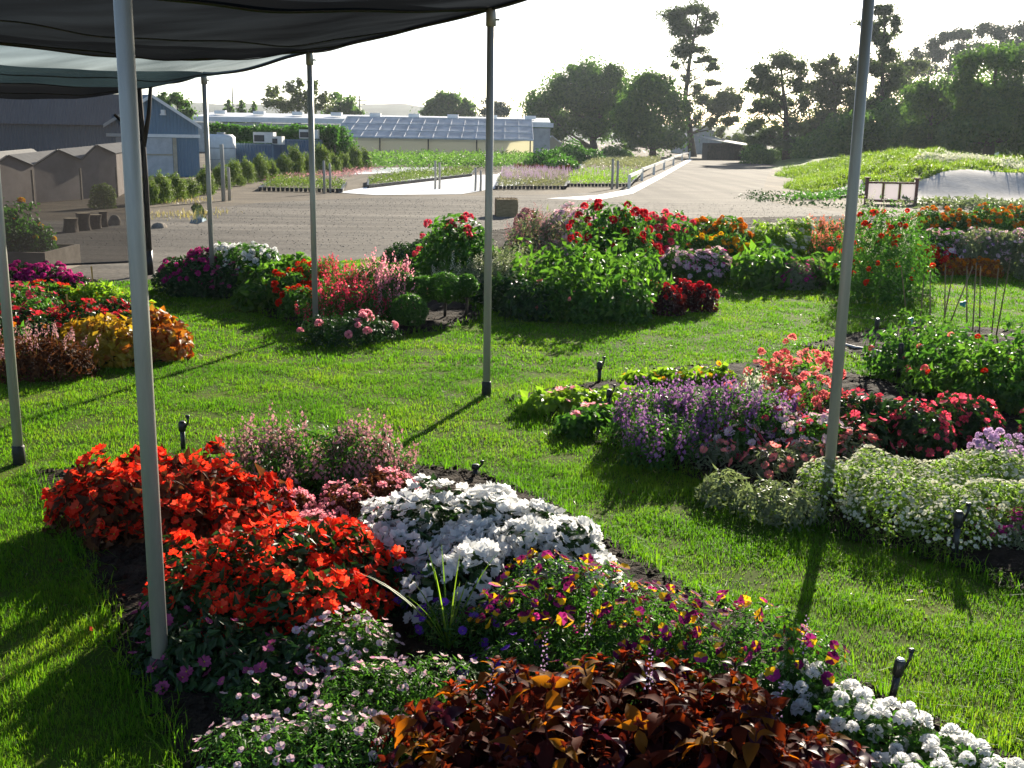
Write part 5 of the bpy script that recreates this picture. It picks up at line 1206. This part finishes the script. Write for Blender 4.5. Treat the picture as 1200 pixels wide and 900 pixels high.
for k in range(15):
    s = k / 14; p, q = fl.lerp(fr, s) + n_, rl_.lerp(rr_, s) + n_; mb.tube([tuple(p), tuple(q)], .022, 5)
for s in (.0, .33, .66, 1.0):
    p, q = fl.lerp(rl_, s) + n_, fr.lerp(rr_, s) + n_; mb.tube([tuple(p), tuple(q)], .035 if s else .07, 5)
part(mb, 'glazing_bars', 'glazing_grey', t)
mb = MB(); quad(mb, dn(fl) + Vector((.2, .3, 0)), dn(fr) + Vector((0, .3, 0)), fr + Vector((0, .3, -.02)), fl + Vector((.2, .3, -.02)), th=.04); part(mb, 'wall', 'wall_cream', t)
for s in (0.02, .24, .48, .72, .985):
    p = fl.lerp(fr, s); mb = MB(); mb.box((p.x, p.y + .1, .86), (.09, .09, 1.72)); part(mb, 'post', 'galv_dark', t)
# small cream house corner and fence right of the glasshouse
def simple_gable(lab, name, cat, xl, xr, ybase, yeave, ypk, Y, depth, wmat, rmat, front_gable=True):
    l, r, p = Vector(at(xl, yeave, Y)), Vector(at(xr, yeave, Y)), Vector(at((xl + xr) / 2, ypk, Y)); r.z = l.z
    t = thing(name, (p.x, Y, 0), lab, cat)
    mb = MB(); mb.add([tuple(dn(l)), tuple(dn(r)), tuple(r), tuple(p), tuple(l)], [(0, 1, 2, 3, 4)])
    bk = Vector((0, depth, 0)); quad(mb, dn(r), dn(r + bk), r + bk, r); quad(mb, dn(l + bk), dn(l), l, l + bk); part(mb, 'wall', wmat, t)
    o = Vector((0, -.3, 0)); m2 = MB(); quad(m2, l + o - (p - l) * .06, p + o, p + bk, l + bk - (p - l) * .06, th=.1); quad(m2, p + o, r + o + (r - p) * .06, r + bk + (r - p) * .06, p + bk, th=.1); part(m2, 'roof', rmat, t)
    return t
simple_gable('grey pitched-roof shed behind the tall pine trunk', 'shed', 'shed', 800, 853, 185, 166, 147, 165, 12, 'wall_grey', 'roof_grey')
simple_gable('small pale hut seen between glasshouse and big oak', 'hut', 'hut', 632, 662, 190, 172, 160, 120, 6, 'wall_cream', 'roof_white')
l, r = Vector(at(828, 186, 118)), Vector(at(876, 188, 118)); t = thing('lean_to_shed', ((l.x + r.x) / 2, 118, 0), 'open dark timber lean-to with a pale sloping roof at the road end', 'shed')
w = r.x - l.x; h = at(850, 168, 118)[2]
mb = MB(); mb.box((l.x + .1, 119.5, h / 2), (.15, 3, h)); mb.box((r.x - .1, 119.5, h / 2 - .2), (.15, 3, h - .4)); mb.box(((l.x + r.x) / 2, 121, h / 2), (w, .15, h)); part(mb, 'wall', 'shed_wood', t)
mb = MB(); quad(mb, (l.x - .3, 117.5, h + .35), (r.x + .4, 117.5, h - .35), (r.x + .4, 121.4, h - .05), (l.x - .3, 121.4, h + .65), th=.1); part(mb, 'roof', 'post_pale', t)
for s in (.0, .33, .66, 1.0):
    mb = MB(); mb.box((l.x + .1 + (w - .2) * s, 117.9, h / 2 - .1), (.16, .16, h - .2 - .3 * s)); part(mb, 'post', 'shed_wood', t)
mb = MB()
for k in range(16): mb.box((l.x + .4 + (w - .8) * k / 15, 118.4, .45), (.12, .06, .9))
part(mb, 'slatted_front', 'shed_wood', t)
simple_gable('far grey roofed building behind the lean-to', 'building', 'building', 850, 885, 185, 170, 160, 190, 10, 'wall_grey', 'roof_grey')
# white rail fence running back along the road
pts = [gp(*p) for p in ((737, 221), (752, 212), (766, 205), (778, 199), (789, 194), (799, 189), (808, 187))]
t = thing('rail_fence', (pts[0][0], pts[0][1], 0), 'low white rail fence running back beside the gravel road', 'fence')
hs = [.55, .6, .62, .65, .7, .75, .8]
for (x, y), h in zip(pts, hs): mb = MB(); mb.box((x, y, h / 2), (.12, .12, h)); part(mb, 'post', 'wood_white', t)
for i in range(len(pts) - 1):
    a, b = pts[i], pts[i + 1]; mb = MB(); d = Vector((b[0] - a[0], b[1] - a[1], 0)); mb.box(((a[0] + b[0]) / 2, (a[1] + b[1]) / 2, hs[i] * .9), (.06, d.length, .14), rz=math.atan2(d.y, d.x) - PI / 2)
    part(mb, 'rail', 'wood_white', t)
# notice board frame on the golf mound
a, b = Vector(at(1014, 240, 37.5)), Vector(at(1072, 242, 37.5)); w = b.x - a.x; s = metres(1, 37.5)
t = thing('sign_board', ((a.x + b.x) / 2, 37.5, 0), 'low dark red framed board with three blank white panels before the bunker', 'sign board')
h = 26 * s
for x in (-w / 2, w / 2): mb = MB(); mb.box((x, 0, h * .56), (.09, .09, h * 1.12)); mb.box((x, 0, h * 1.13), (.17, .17, .05)); mb.build('post', 'wood_red', t)
mb = MB()
mb.box((0, 0, h * .93), (w - .13, .06, .06)); mb.box((0, 0, .1), (w - .13, .08, .08))
for k in (-1, 1): mb.box((k * w / 6, 0, h * .5), (.05, .06, h * .78))
mb.build('frame', 'wood_red', t)
for k in (-1, 0, 1): mb = MB(); mb.box((k * w / 3, .0, h * .5), (w / 3 - .10, .03, h * .76)); mb.build('panel', 'board_white', t)

# ------------------------------------------------------------------ golf mound
MX0, MX1, MY0, MY1 = 9.5, 62.0, 37.5, 112.0
def sm(e0, e1, x): t = np.clip((x - e0) / (e1 - e0), 0, 1); return t * t * (3 - 2 * t)
def mheight(X, Y):
    edge = 10.2 + (Y - 41) * .2 + .5 * np.sin(Y * .35)
    front = 37.6 + .5 * np.sin(X * .5) + 2.0 * sm(16, 11, X)
    pit = sm(13.8, 15.2, X) * sm(34, 30, X)          # the big bunker's steep sand face
    base = sm(0, 6.5, X - edge) * (sm(0, 8, Y - front) * (1 - pit) + sm(39.6, 43.8, Y + .5 * np.sin(X * .9)) * pit)
    z = base * (.92 + .62 * np.exp(-((X - 19.5) / 6) ** 2 - ((Y - 58) / 10) ** 2))
    n = np.array([mnoise.noise(Vector((x * .45, y * .3, 0))) * .22 + mnoise.noise(Vector((x * 1.3, y * .8, 4))) * .09 for x, y in zip(np.ravel(X), np.ravel(Y))]).reshape(np.shape(X))
    n = n * (1 - .8 * pit * sm(44.5, 43, Y))
    damp = 1 - .9 * sm(21, 26, X) * sm(56, 62, Y)
    z = z + n * base ** .5 * damp
    return np.maximum(z, -.05) * sm(0, 4, MY1 - Y) + .004
nx, ny = 150, 170
gx, gy = np.meshgrid(np.linspace(MX0, MX1, nx), MY0 + (MY1 - MY0) * np.linspace(0, 1, ny) ** 1.4)
gz = mheight(gx, gy) - .02
ii = np.arange(nx * ny).reshape(ny, nx); q = np.stack([ii[:-1, :-1], ii[:-1, 1:], ii[1:, 1:], ii[1:, :-1]], -1).reshape(-1, 4)
mb = MB(); mb.V.append(np.c_[gx.ravel(), gy.ravel(), gz.ravel()]); mb.n = nx * ny; mb.F[4] = [(q, np.zeros(len(q), int))]
kind(mb.build('golf_mound_terrain', 'mound_grass', None, True), 'structure')
def drape(name, pts_px, z_guess, mat, off, step=.5):
    poly = np.array([gp(x, y, z) for (x, y), z in zip(pts_px, z_guess)]) if z_guess else np.array(pts_px)
    lo, hi = poly.min(0), poly.max(0); n1, n2 = int((hi[0] - lo[0]) / step) + 2, int((hi[1] - lo[1]) / step) + 2
    X, Y = np.meshgrid(np.linspace(lo[0], hi[0], n1), np.linspace(lo[1], hi[1], n2)); P = np.c_[X.ravel(), Y.ravel()]
    ok = inside(P, poly) | (dist_edge(P, poly) < step * .5); idx = np.arange(n1 * n2).reshape(n2, n1)
    q = np.stack([idx[:-1, :-1], idx[:-1, 1:], idx[1:, 1:], idx[1:, :-1]], -1).reshape(-1, 4); q = q[ok[q].all(1)]
    mb = MB(); mb.V.append(np.c_[P, mheight(P[:, 0], P[:, 1]) + off]); mb.n = len(P); mb.F[4] = [(q, np.zeros(len(q), int))]
    return kind(mb.build(name, mat, None, True), 'structure'), poly
BK2 = [(13.3, 37.4), (14.0, 39.6), (14.9, 41.9), (16.3, 43.1), (18, 43.9), (20, 43.6), (22.5, 44.1), (26, 43.8), (30, 43.5), (31, 37.2), (24, 36.9), (18, 37.1)]
o, BP2 = drape('bunker_sand', BK2, None, 'sand', .05, .2)
BK1 = [(936, 220), (960, 214), (1010, 211), (1018, 222), (985, 224), (950, 224)]
o, BP1 = drape('bunker_sand', BK1, [.3, .45, .5, .3, .25, .25], 'sand', .06, .25)
GRN = [(1085, 191), (1120, 188), (1150, 187.5), (1330, 190), (1330, 199), (1180, 196), (1110, 195)]
o, GP_ = drape('putting_green', GRN, [.93] * 7, 'green_turf', .06, .8)
mb = MB(); n = 150000
P = np.c_[MX0 + 1.5 + (40 - MX0) * rng.uniform(0, 1, n) ** 1.0, MY0 + 1 + 42 * rng.uniform(0, 1, n) ** 1.5]
z = mheight(P[:, 0], P[:, 1]); ok = (z > .03) & ~inside(P, BP1) & ~inside(P, BP2) & ~inside(P, GP_); P, z = P[ok], z[ok]
tl = np.array([mnoise.noise(Vector((p[0] * .9, p[1] * .6, 3))) for p in P])
blades(np.c_[P, z - .03], .22 * np.clip(1 + tl * 1.2, .4, 2) * rng.uniform(.6, 1.3, len(P)), rng.uniform(.025, .05, len(P)), .9, mb)
kind(mb.build('mound_grass', 'mound_blade'), 'stuff')
# whitish plants along the bunker lip, dark weeds at the mound foot
def lip(lab, pts, zg, mat, n, size, h, name='lip_plants'):
    pl = np.array([gp(x, y, z) for (x, y), z in zip(pts, zg)]); L = np.diff(pl, axis=0); ln = np.linalg.norm(L, axis=1); i = rng.choice(len(L), n, p=ln / ln.sum())
    P = pl[i] + L[i] * rng.uniform(0, 1, n)[:, None] + rng.normal(size=(n, 2)) * np.array([.45, .55]); z = mheight(P[:, 0], P[:, 1])
    c = pl.mean(0); t = thing(name, (c[0], c[1], 0), lab, 'plants'); mb = MB()
    hh = h * (1 + np.array([mnoise.noise(Vector((p[0] * .9, p[1] * .9, 1))) for p in P]))
    mb.scatter(LEAF, np.c_[P, z + hh * rng.uniform(.1, 1, n)], frames(UP[None] + rng.normal(size=(n, 3)) * .8), size * rng.uniform(.6, 1.3, n)); part(mb, 'foliage', mat, t); return t
lip('white flowering ground plants along the top lip of the large bunker', [(1085, 207), (1110, 199), (1150, 199), (1205, 202), (1260, 203)], [.6, .85, .92, .92, .92], 'petal_cream', 3200, .16, .2)
lip('dark weedy edging around the foot of the golf mound by the road', [(893, 226), (897, 234), (930, 238), (985, 243)], [.05, .05, .02, .02], 'leaf_dark', 420, .12, .1)
lip('dark grass lip above the small bunker', [(938, 214), (965, 209), (1010, 206)], [.6, .7, .75], 'leaf_mid', 900, .16, .15)
lip('pale weeds in front of the large bunker, right of the sign board', [(1085, 242), (1130, 243), (1200, 243)], [.02, .02, .02], 'leaf_grey', 1200, .16, .25)
Yf = 64.0; f0 = Vector(at(1168, 196, Yf)); t = thing('golf_flag', (f0.x, Yf, float(mheight(np.array([f0.x]), np.array([Yf]))[0])), 'small white golf flag on the green at the right', 'flag')
s = metres(1, Yf); ft = at(1168, 178, Yf)[2] - t.location.z
mb = MB(); mb.tube([(0, 0, 0), (0, 0, ft)], .022, 7); mb.build('flagstick', 'white_plastic', t)
V = []; F = []
for i in range(7):
    for j in range(4): V.append((-.30 * i / 6 * .7, .05 * math.sin(i), ft - .02 - .42 * j / 3 - .06 * i / 6))
for i in range(6):
    for j in range(3): k = i * 4 + j; F.append((k, k + 1, k + 5, k + 4))
mb = MB(); mb.add(V, F); mb.build('pennant', 'white_plastic', t)

# ------------------------------------------------------------------ trees
def tree(name, label, base_x, Y, clumps, mat, trunk, tr=.3, leaf=.36, dens=1.0, depth=.5, group=None, spread=.56, bark='bark', limbs=True, droop=0.0, sub_n=15, cat='tree'):
    """Tapered trunk and limbs; the crown is many leaf faces gathered in clusters round the limb ends."""
    bx = at(base_x, 180, Y)[0]; t = thing(name, (bx, Y, 0), label, cat, group)
    s = metres(1, Y)
    tk = [Vector((bx, Y, -.1))] + [Vector(at(x, y, Y)) for x, y in trunk]
    mb = MB(); k = len(tk); mb.tube([tuple(v) for v in tk], [tr * (1.25 if i == 0 else 1 - .8 * i / (k - 1)) for i in range(k)], 10)
    cs = []; xs = [c[0] for c in clumps]; half = (max(xs) - min(xs)) / 2 * s
    for (x, y, rx, ry) in clumps:
        Yc = Y + float(rng.uniform(-1, 1)) * half * depth; c = Vector(at(x, y, Yc)); k_ = 1.36 if name in ('pine_tree', 'cypress_tree') else 1.26 if name in ('oak_tree', 'bushy_tree') else 1.12; cs.append((c, rx * s * k_, ry * s * k_))
        if limbs and len(tk) > 1:
            # limb leaves the trunk below the clump
            zt = max(tk[1].z * .8, c.z - abs(c.x - bx) * .7 - .5); zt = min(zt, tk[-1].z)
            for i in range(len(tk) - 1):
                if tk[i].z <= zt <= tk[i + 1].z:
                    f = (zt - tk[i].z) / max(1e-6, tk[i + 1].z - tk[i].z); b = tk[i].lerp(tk[i + 1], f); break
            else: b = tk[-1]
            m_ = b.lerp(c, .5) + Vector((0, 0, -.12 * (c - b).length * .5)); mb.tube([tuple(b), tuple(m_), tuple(c)], [tr * .24, tr * .15, tr * .04], 6)
    part(mb, 'trunk', bark, t, True)
    mb = MB()
    for c, rx, ry in cs:
        R = np.array([rx, (rx + ry) / 2, ry]); sub = rng.normal(size=(sub_n, 3)); sub /= np.linalg.norm(sub, axis=1, keepdims=True)
        sub *= rng.uniform(.15, .9, sub_n)[:, None]
        n = int(max(40, dens * 10.5 * (rx * ry + rx * rx) / (leaf * leaf * .36)))
        w = rng.uniform(.4, 1.2, sub_n); i = rng.choice(sub_n, n, p=w / w.sum())
        d = rng.normal(size=(n, 3)); d /= np.linalg.norm(d, axis=1, keepdims=True)
        P = sub[i] + d * (spread * rng.uniform(.5, 1.25, sub_n))[i][:, None] * (rng.uniform(0, 1, n) ** .45)[:, None]
        P *= np.where(rng.uniform(0, 1, n) < .14, rng.uniform(1.1, 1.5, n), 1.0)[:, None]; nn = P + d * .8 + rng.normal(size=P.shape) * .5 + UP * .3
        W = P * R + np.array(c); W[:, 2] -= droop * rng.uniform(0, 1, n) ** 2; W[:, 2] = np.maximum(W[:, 2], .15)
        mb.scatter(LEAF if leaf > .5 else CARD, W, frames(nn), leaf * rng.uniform(.6, 1.3, n))
    part(mb, 'crown', mat, t); return t
tree('oak_tree', 'broad spreading oak with a dark crown and clear trunk at the back of the nursery', 692, 140,
     [(640, 130, 24, 22), (668, 105, 26, 24), (702, 92, 28, 18), (728, 110, 20, 26), (690, 125, 34, 26), (652, 148, 24, 14), (625, 145, 13, 14), (715, 140, 18, 20), (630, 122, 14, 13), (742, 125, 12, 26), (690, 148, 26, 9), (655, 112, 14, 14), (680, 84, 14, 9), (716, 80, 12, 8), (634, 158, 10, 8)],
     'tree_oak', [(696, 172), (694, 160), (702, 140), (700, 105)], .62, .42, 1.1, droop=.6)
tree('oak_tree', 'dense round tree touching the ground right of the broad oak', 765, 130,
     [(738, 128, 18, 22), (765, 106, 22, 16), (787, 122, 18, 24), (760, 140, 28, 28), (796, 148, 10, 20), (732, 150, 15, 18), (770, 162, 26, 12), (763, 92, 12, 7), (780, 100, 12, 9), (745, 112, 12, 10), (790, 165, 12, 10), (742, 168, 12, 8)],
     'tree_dense', [(765, 172), (763, 150), (765, 110)], .4, .40, 1.2)
tree('pine_tree', 'tall thin open pine rising above everything behind the round tree', 812, 134,
     [(795, 22, 15, 10), (816, 11, 13, 7), (829, 22, 11, 8), (800, 40, 16, 8), (825, 36, 11, 6), (795, 62, 10, 9), (812, 57, 14, 4), (793, 76, 6, 5), (830, 70, 11, 4), (838, 78, 8, 5), (835, 96, 9, 3), (818, 106, 8, 6), (786, 18, 7, 7), (852, 113, 13, 7), (845, 126, 17, 8), (863, 122, 9, 8), (825, 120, 10, 7), (855, 141, 11, 6), (817, 140, 7, 8), (836, 142, 8, 7), (806, 90, 6, 5)],
     'tree_pine', [(808, 150), (803, 115), (808, 72), (813, 45), (818, 16)], .42, .34, .9, depth=.35, sub_n=12, spread=.6)
tree('pine_tree', 'open-branched pine with layered crown at the left end of the right-hand trees', 922, 108,
     [(915, 72, 17, 10), (890, 85, 13, 8), (882, 101, 11, 8), (936, 78, 9, 9), (905, 95, 14, 8), (938, 100, 11, 12), (890, 125, 15, 10), (884, 147, 13, 9), (915, 120, 12, 10), (905, 152, 15, 11), (930, 146, 12, 14), (941, 120, 9, 13), (890, 167, 14, 8), (927, 170, 16, 8), (905, 110, 9, 5)],
     'tree_pine', [(921, 160), (921, 130), (917, 100), (915, 72)], .36, .32, .95, sub_n=12, spread=.6)
tree('pine_tree', 'bushy wide dark tree between the open pine and the tall narrow one', 982, 112,
     [(965, 80, 11, 9), (985, 92, 17, 13), (960, 106, 15, 14), (990, 116, 18, 16), (966, 134, 17, 15), (1000, 140, 16, 16), (952, 156, 16, 13), (984, 160, 20, 13), (1003, 78, 9, 11), (975, 70, 8, 5), (1010, 165, 14, 10)],
     'tree_grey', [(980, 160), (978, 120), (985, 85)], .4, .34, 1.1)
tree('cypress_tree', 'tall narrow tree with tufted top behind the right-hand steel pole', 1034, 104,
     [(1035, 12, 13, 5), (1024, 28, 13, 5), (1046, 24, 9, 7), (1036, 45, 12, 8), (1021, 38, 6, 4), (1041, 62, 13, 9), (1030, 80, 14, 11), (1043, 100, 16, 13), (1030, 120, 16, 13), (1041, 145, 18, 15), (1028, 165, 18, 12), (1050, 36, 5, 4), (1052, 80, 8, 8)],
     'tree_pine', [(1034, 150), (1034, 90), (1036, 45), (1037, 14)], .3, .30, 1.1, depth=.7, sub_n=12, spread=.6)
tree('eucalyptus_tree', 'pale hazy far tree crown above the right-hand trees, left of the top ridge', 1108, 190,
     [(1095, 50, 11, 8), (1110, 42, 13, 8), (1130, 38, 13, 8), (1100, 64, 15, 8), (1130, 60, 18, 9), (1078, 62, 10, 9), (1085, 80, 14, 10), (1120, 78, 14, 10)], 'tree_far', [(1108, 140), (1110, 100), (1115, 60)], .5, .5, .9, droop=.8)
tree('eucalyptus_tree', 'farthest tall tree crown at the upper right corner of the trees', 1172, 185,
     [(1152, 33, 13, 8), (1171, 38, 14, 9), (1196, 34, 13, 9), (1160, 55, 20, 9), (1190, 52, 18, 10), (1215, 45, 16, 10), (1178, 70, 18, 10)], 'tree_far', [(1170, 140), (1172, 90), (1172, 50)], .5, .5, .9, droop=.8)
tree('grey_tree', 'grey-green thin tree behind the tall narrow one', 1064, 120, [(1065, 82, 13, 14), (1058, 102, 13, 11), (1075, 100, 12, 11), (1066, 122, 14, 12), (1078, 75, 9, 9)], 'tree_grey', [(1064, 150), (1065, 110), (1065, 80)], .25, .34, .9)
tree('bushy_tree', 'yellow-green topped leafy tree at the left of the dark wall of trees', 1090, 92,
     [(1080, 122, 20, 17), (1106, 106, 18, 13), (1100, 140, 24, 20), (1074, 156, 20, 16), (1110, 165, 22, 13), (1085, 102, 11, 8), (1120, 125, 16, 16), (1060, 160, 14, 14)], 'tree_dense', [(1090, 160), (1092, 120)], .35, .30, 1.25, droop=.3)
tree('bushy_tree', 'massive dark leafy tree filling the right edge above the golf green', 1160, 86,
     [(1140, 82, 18, 16), (1166, 66, 20, 13), (1192, 76, 19, 18), (1150, 110, 26, 22), (1186, 110, 26, 24), (1160, 145, 28, 20), (1196, 150, 24, 20), (1130, 102, 15, 17), (1135, 135, 18, 20), (1222, 95, 22, 30), (1228, 145, 22, 26), (1120, 160, 16, 14), (1150, 165, 24, 12), (1250, 120, 24, 40)], 'tree_dense', [(1160, 160), (1163, 110), (1168, 75)], .45, .30, 1.25, droop=.3)
tree('leafy_tree', 'tree with sunlit yellowish leaves left of the slim pole, above the long greenhouse', 350, 140,
     [(322, 110, 11, 8), (340, 104, 9, 8), (350, 97, 7, 6), (366, 105, 12, 10), (335, 124, 17, 9), (365, 124, 16, 10), (350, 116, 13, 10), (381, 118, 9, 10), (315, 120, 8, 7)], 'tree_yellow', [(350, 150), (350, 125), (352, 105)], .4, .4, .75, spread=.45)
tree('leafy_tree', 'rounded dark green tree to the right of the yellowish tree', 405, 150, [(405, 120, 13, 9), (392, 113, 7, 6), (415, 130, 10, 7), (392, 130, 13, 7), (402, 133, 14, 6)], 'tree_dense', [(405, 150), (404, 122)], .3, .42, 1)
tree('leafy_tree', 'broad dome-shaped tree behind the glasshouse roof', 525, 175, [(510, 121, 13, 9), (530, 115, 15, 8), (545, 124, 12, 9), (525, 129, 25, 9), (500, 130, 8, 7), (550, 132, 8, 6), (520, 112, 9, 5)], 'tree_oak', [(525, 150), (526, 120)], .5, .5, 1.1)
tree('leafy_tree', 'small dome-shaped tree right of the broad dome tree', 580, 180, [(580, 124, 14, 6), (592, 130, 8, 6), (567, 130, 8, 6), (580, 133, 14, 6)], 'tree_far', [(580, 150), (580, 126)], .4, .5, 1.1)
tree('leafy_tree', 'leafy tree behind the blue barn gable', 208, 95, [(205, 113, 9, 6), (215, 122, 9, 7), (222, 132, 9, 7), (200, 125, 9, 9), (192, 115, 8, 7), (212, 138, 12, 6)], 'tree_dense', [(208, 160), (208, 122)], .25, .3, 1)
for i, (x, y0, lab) in enumerate(((268, 116, 'left pointed conifer in front of the blue hills'), (283, 117, 'middle pointed conifer in front of the blue hills'), (298, 119, 'right pointed conifer in front of the blue hills'))):
    tree('conifer_tree', lab, x, 150, [(x, y0 + 3, 2, 3), (x, y0 + 8, 4, 4), (x, y0 + 14, 6, 4), (x, y0 + 20, 7, 4), (x, y0 + 26, 8, 4)], 'tree_oak', [(x, y0 + 30), (x, y0)], .2, .4, 1.3, group='pointed conifers', depth=.2)
tree('leafy_tree', 'small light green tree behind the lean-to shed', 868, 150, [(868, 165, 12, 9), (880, 172, 10, 8), (855, 168, 8, 6), (845, 154, 8, 7)], 'tree_yellow', [(868, 180), (868, 168)], .2, .4, 1)
for x, y, r, h, lab, mt in ((885, 192, 1.3, 1.6, 'dark shrub at the end of the road, right of the lean-to', 'tree_oak'), (948, 188, 2.2, 2.0, 'low dark shrub at the foot of the open pine', 'tree_grey'), (912, 190, 1.6, 1.3, 'lowest shrub between the road end and the open pine', 'tree_oak'), (640, 200, 1.4, 1.2, 'bush between the glasshouse and the oak trunk', 'leaf_mid'), (672, 192, 1.8, 1.5, 'bright bush left of the oak trunk', 'leaf_mid'), (718, 188, 1.5, 1.2, 'bush right of the oak trunk', 'tree_dense'), (655, 202, 1.0, .8, 'small bush in the nursery left of the oak', 'leaf_mid')):
    X, Y = gp(x, y); clump('flower_shrub', lab, 'shrub', [(X, Y, r, r, h), (X + r * .7, Y + .3, r * .7, r * .7, h * .75)], mt, .26, lai=2.6, ls=1.2).name = 'shrub'
# understorey behind the golf mound: one dark hedge-like thicket
mb = MB(); n = 60000
P = np.c_[rng.uniform(25.5, 80, n), np.zeros(n), np.zeros(n)]; P[:, 1] = 99 + rng.normal(size=n) * 2.0 + 4 * np.sin(P[:, 0] * .1)
hx = np.interp(P[:, 0], [25.5, 28, 34, 38, 44, 80], [1.6, 3.6, 5.6, 6.0, 8.2, 9.0])
P[:, 2] = .1 + rng.uniform(0, 1, n) ** .8 * hx * (1 + .45 * np.array([mnoise.noise(Vector((p[0] * .3, 2, 1))) + .5 * mnoise.noise(Vector((p[0] * 1.1, p[1] * .4, 1))) for p in P]))
mb.scatter(CARD, P, frames(rng.normal(size=(n, 3)) + np.array([0, -.5, .5])), rng.uniform(.28, .5, n))
o = mb.build('thicket', 'tree_oak', None, origin=(50, 98, 0)); kind(o, 'stuff')
# mast and wires far off
X, Y, Z = at(421, 112, 260); mb = MB(); mb.tube([(0, 0, 0), (0, 0, Z)], [.28, .12], 6)
for k, w in ((.97, 1.2), (.9, 1.8), (.82, 1.4)): mb.tube([(-w, 0, Z * k), (w, 0, Z * k)], .1, 5)
o = mb.build('utility_pole', 'post_dark', None); o.location = (X, Y, 0); tag(o, 'far off utility pole with crossarms above the greenhouse roof', 'utility pole')
X, Y, Z = at(272, 101, 420); mb = MB(); mb.tube([(0, 0, 0), (0, 0, Z)], [.5, .15], 6); mb.tube([(-.6, 0, Z * .6), (.6, 0, Z * .6)], .15, 5)
o = mb.build('radio_mast', 'post_dark', None); o.location = (X, Y, 0); tag(o, 'thin radio mast on the skyline before the blue hills', 'mast')
# wooded hills on the skyline
def hills(x0, x1, Y, prof, seed):
    xs = np.linspace(x0, x1, 160); V = []; F = []; rows = 8
    for j in range(rows):
        for i, x in enumerate(xs):
            u = (x - x0) / (x1 - x0); h = np.interp(u, [p[0] for p in prof], [p[1] for p in prof]); h *= 1 + .10 * mnoise.noise(Vector((u * 9, seed, 0))) + .06 * mnoise.noise(Vector((u * 40, seed, j * .7)))
            s = j / (rows - 1); V.append((x, Y + s * 180, h * math.sin(s * PI / 2) - .5))
    n = len(xs)
    for j in range(rows - 1):
        for i in range(n - 1): k = j * n + i; F.append((k, k + 1, k + n + 1, k + n))
    mb = MB(); mb.add(V, F); kind(mb.build('hills', 'hill', None, True), 'structure')
hills(-420, 260, 620, [(0, 22), (.2, 24), (.4, 20), (.5, 23), (.62, 15), (.8, 12), (1, 9)], 3.)
hills(100, 700, 700, [(0, 9), (.3, 16), (.6, 26), (1, 30)], 8.)

# ------------------------------------------------------------------ light, sky, air, camera
SUN_EL, SUN_AZ = math.radians(19), math.atan2(.327, .945)
w = bpy.data.worlds.new('World'); SC.world = w; w.use_nodes = True; nt = w.node_tree; nt.nodes.clear()
sky = nt.nodes.new('ShaderNodeTexSky'); sky.sky_type = 'NISHITA'; sky.sun_disc = False; sky.sun_elevation = SUN_EL; sky.sun_rotation = SUN_AZ
sky.air_density = 0.7; sky.dust_density = 0.5; sky.ozone_density = 1.0
bg = nt.nodes.new('ShaderNodeBackground'); bg.inputs[1].default_value = SKY_STRENGTH
wo = nt.nodes.new('ShaderNodeOutputWorld'); nt.links.new(sky.outputs[0], bg.inputs[0]); nt.links.new(bg.outputs[0], wo.inputs[0])
sd = bpy.data.lights.new('sun', 'SUN'); sd.energy = 5.0; sd.angle = math.radians(.5); sd.color = (1.0, .90, .74)
so = bpy.data.objects.new('sun', sd); COL.objects.link(so)
dv = Vector((math.sin(SUN_AZ) * math.cos(SUN_EL), math.cos(SUN_AZ) * math.cos(SUN_EL), math.sin(SUN_EL)))
so.rotation_euler = dv.to_track_quat('Z', 'Y').to_euler()
if HAZE:
    mb = MB(); mb.box((0, 440, 16.5), (1700, 1000, 35)); o = mb.build('haze', [], None); kind(o, 'stuff')
    m, nt, out = new_mat('haze_air'); pv = nt.nodes.new('ShaderNodeVolumePrincipled'); pv.inputs['Density'].default_value = HAZE
    pv.inputs['Color'].default_value = (.80, .89, 1, 1); pv.inputs['Anisotropy'].default_value = .35; nt.links.new(pv.outputs[0], out.inputs['Volume']); o.data.materials.append(m)
cd = bpy.data.cameras.new('camera'); cam = bpy.data.objects.new('camera', cd); COL.objects.link(cam); SC.camera = cam
cd.sensor_width = 36; cd.sensor_fit = 'HORIZONTAL'; cd.lens = 36 * FPX / 1200; cd.clip_start = .05; cd.clip_end = 6000
fw = Vector((0, math.cos(PITCH), -math.sin(PITCH))); rt = Vector((1, 0, 0)); up = Vector((0, math.sin(PITCH), math.cos(PITCH)))
r2 = rt * math.cos(ROLL) + up * math.sin(ROLL); u2 = -rt * math.sin(ROLL) + up * math.cos(ROLL)
Mx = Matrix((r2, u2, -fw)).transposed().to_4x4(); Mx.translation = Vector((0, 0, CAMZ)); cam.matrix_world = Mx
SC.render.engine = 'CYCLES'; SC.cycles.max_bounces = 7; SC.cycles.transparent_max_bounces = 10; SC.cycles.transmission_bounces = 5; SC.cycles.diffuse_bounces = 4
SC.cycles.use_denoising = True
SC.view_settings.view_transform = 'Standard'; SC.view_settings.look = 'None'; SC.view_settings.gamma = 1; SC.view_settings.exposure = EXPOSURE
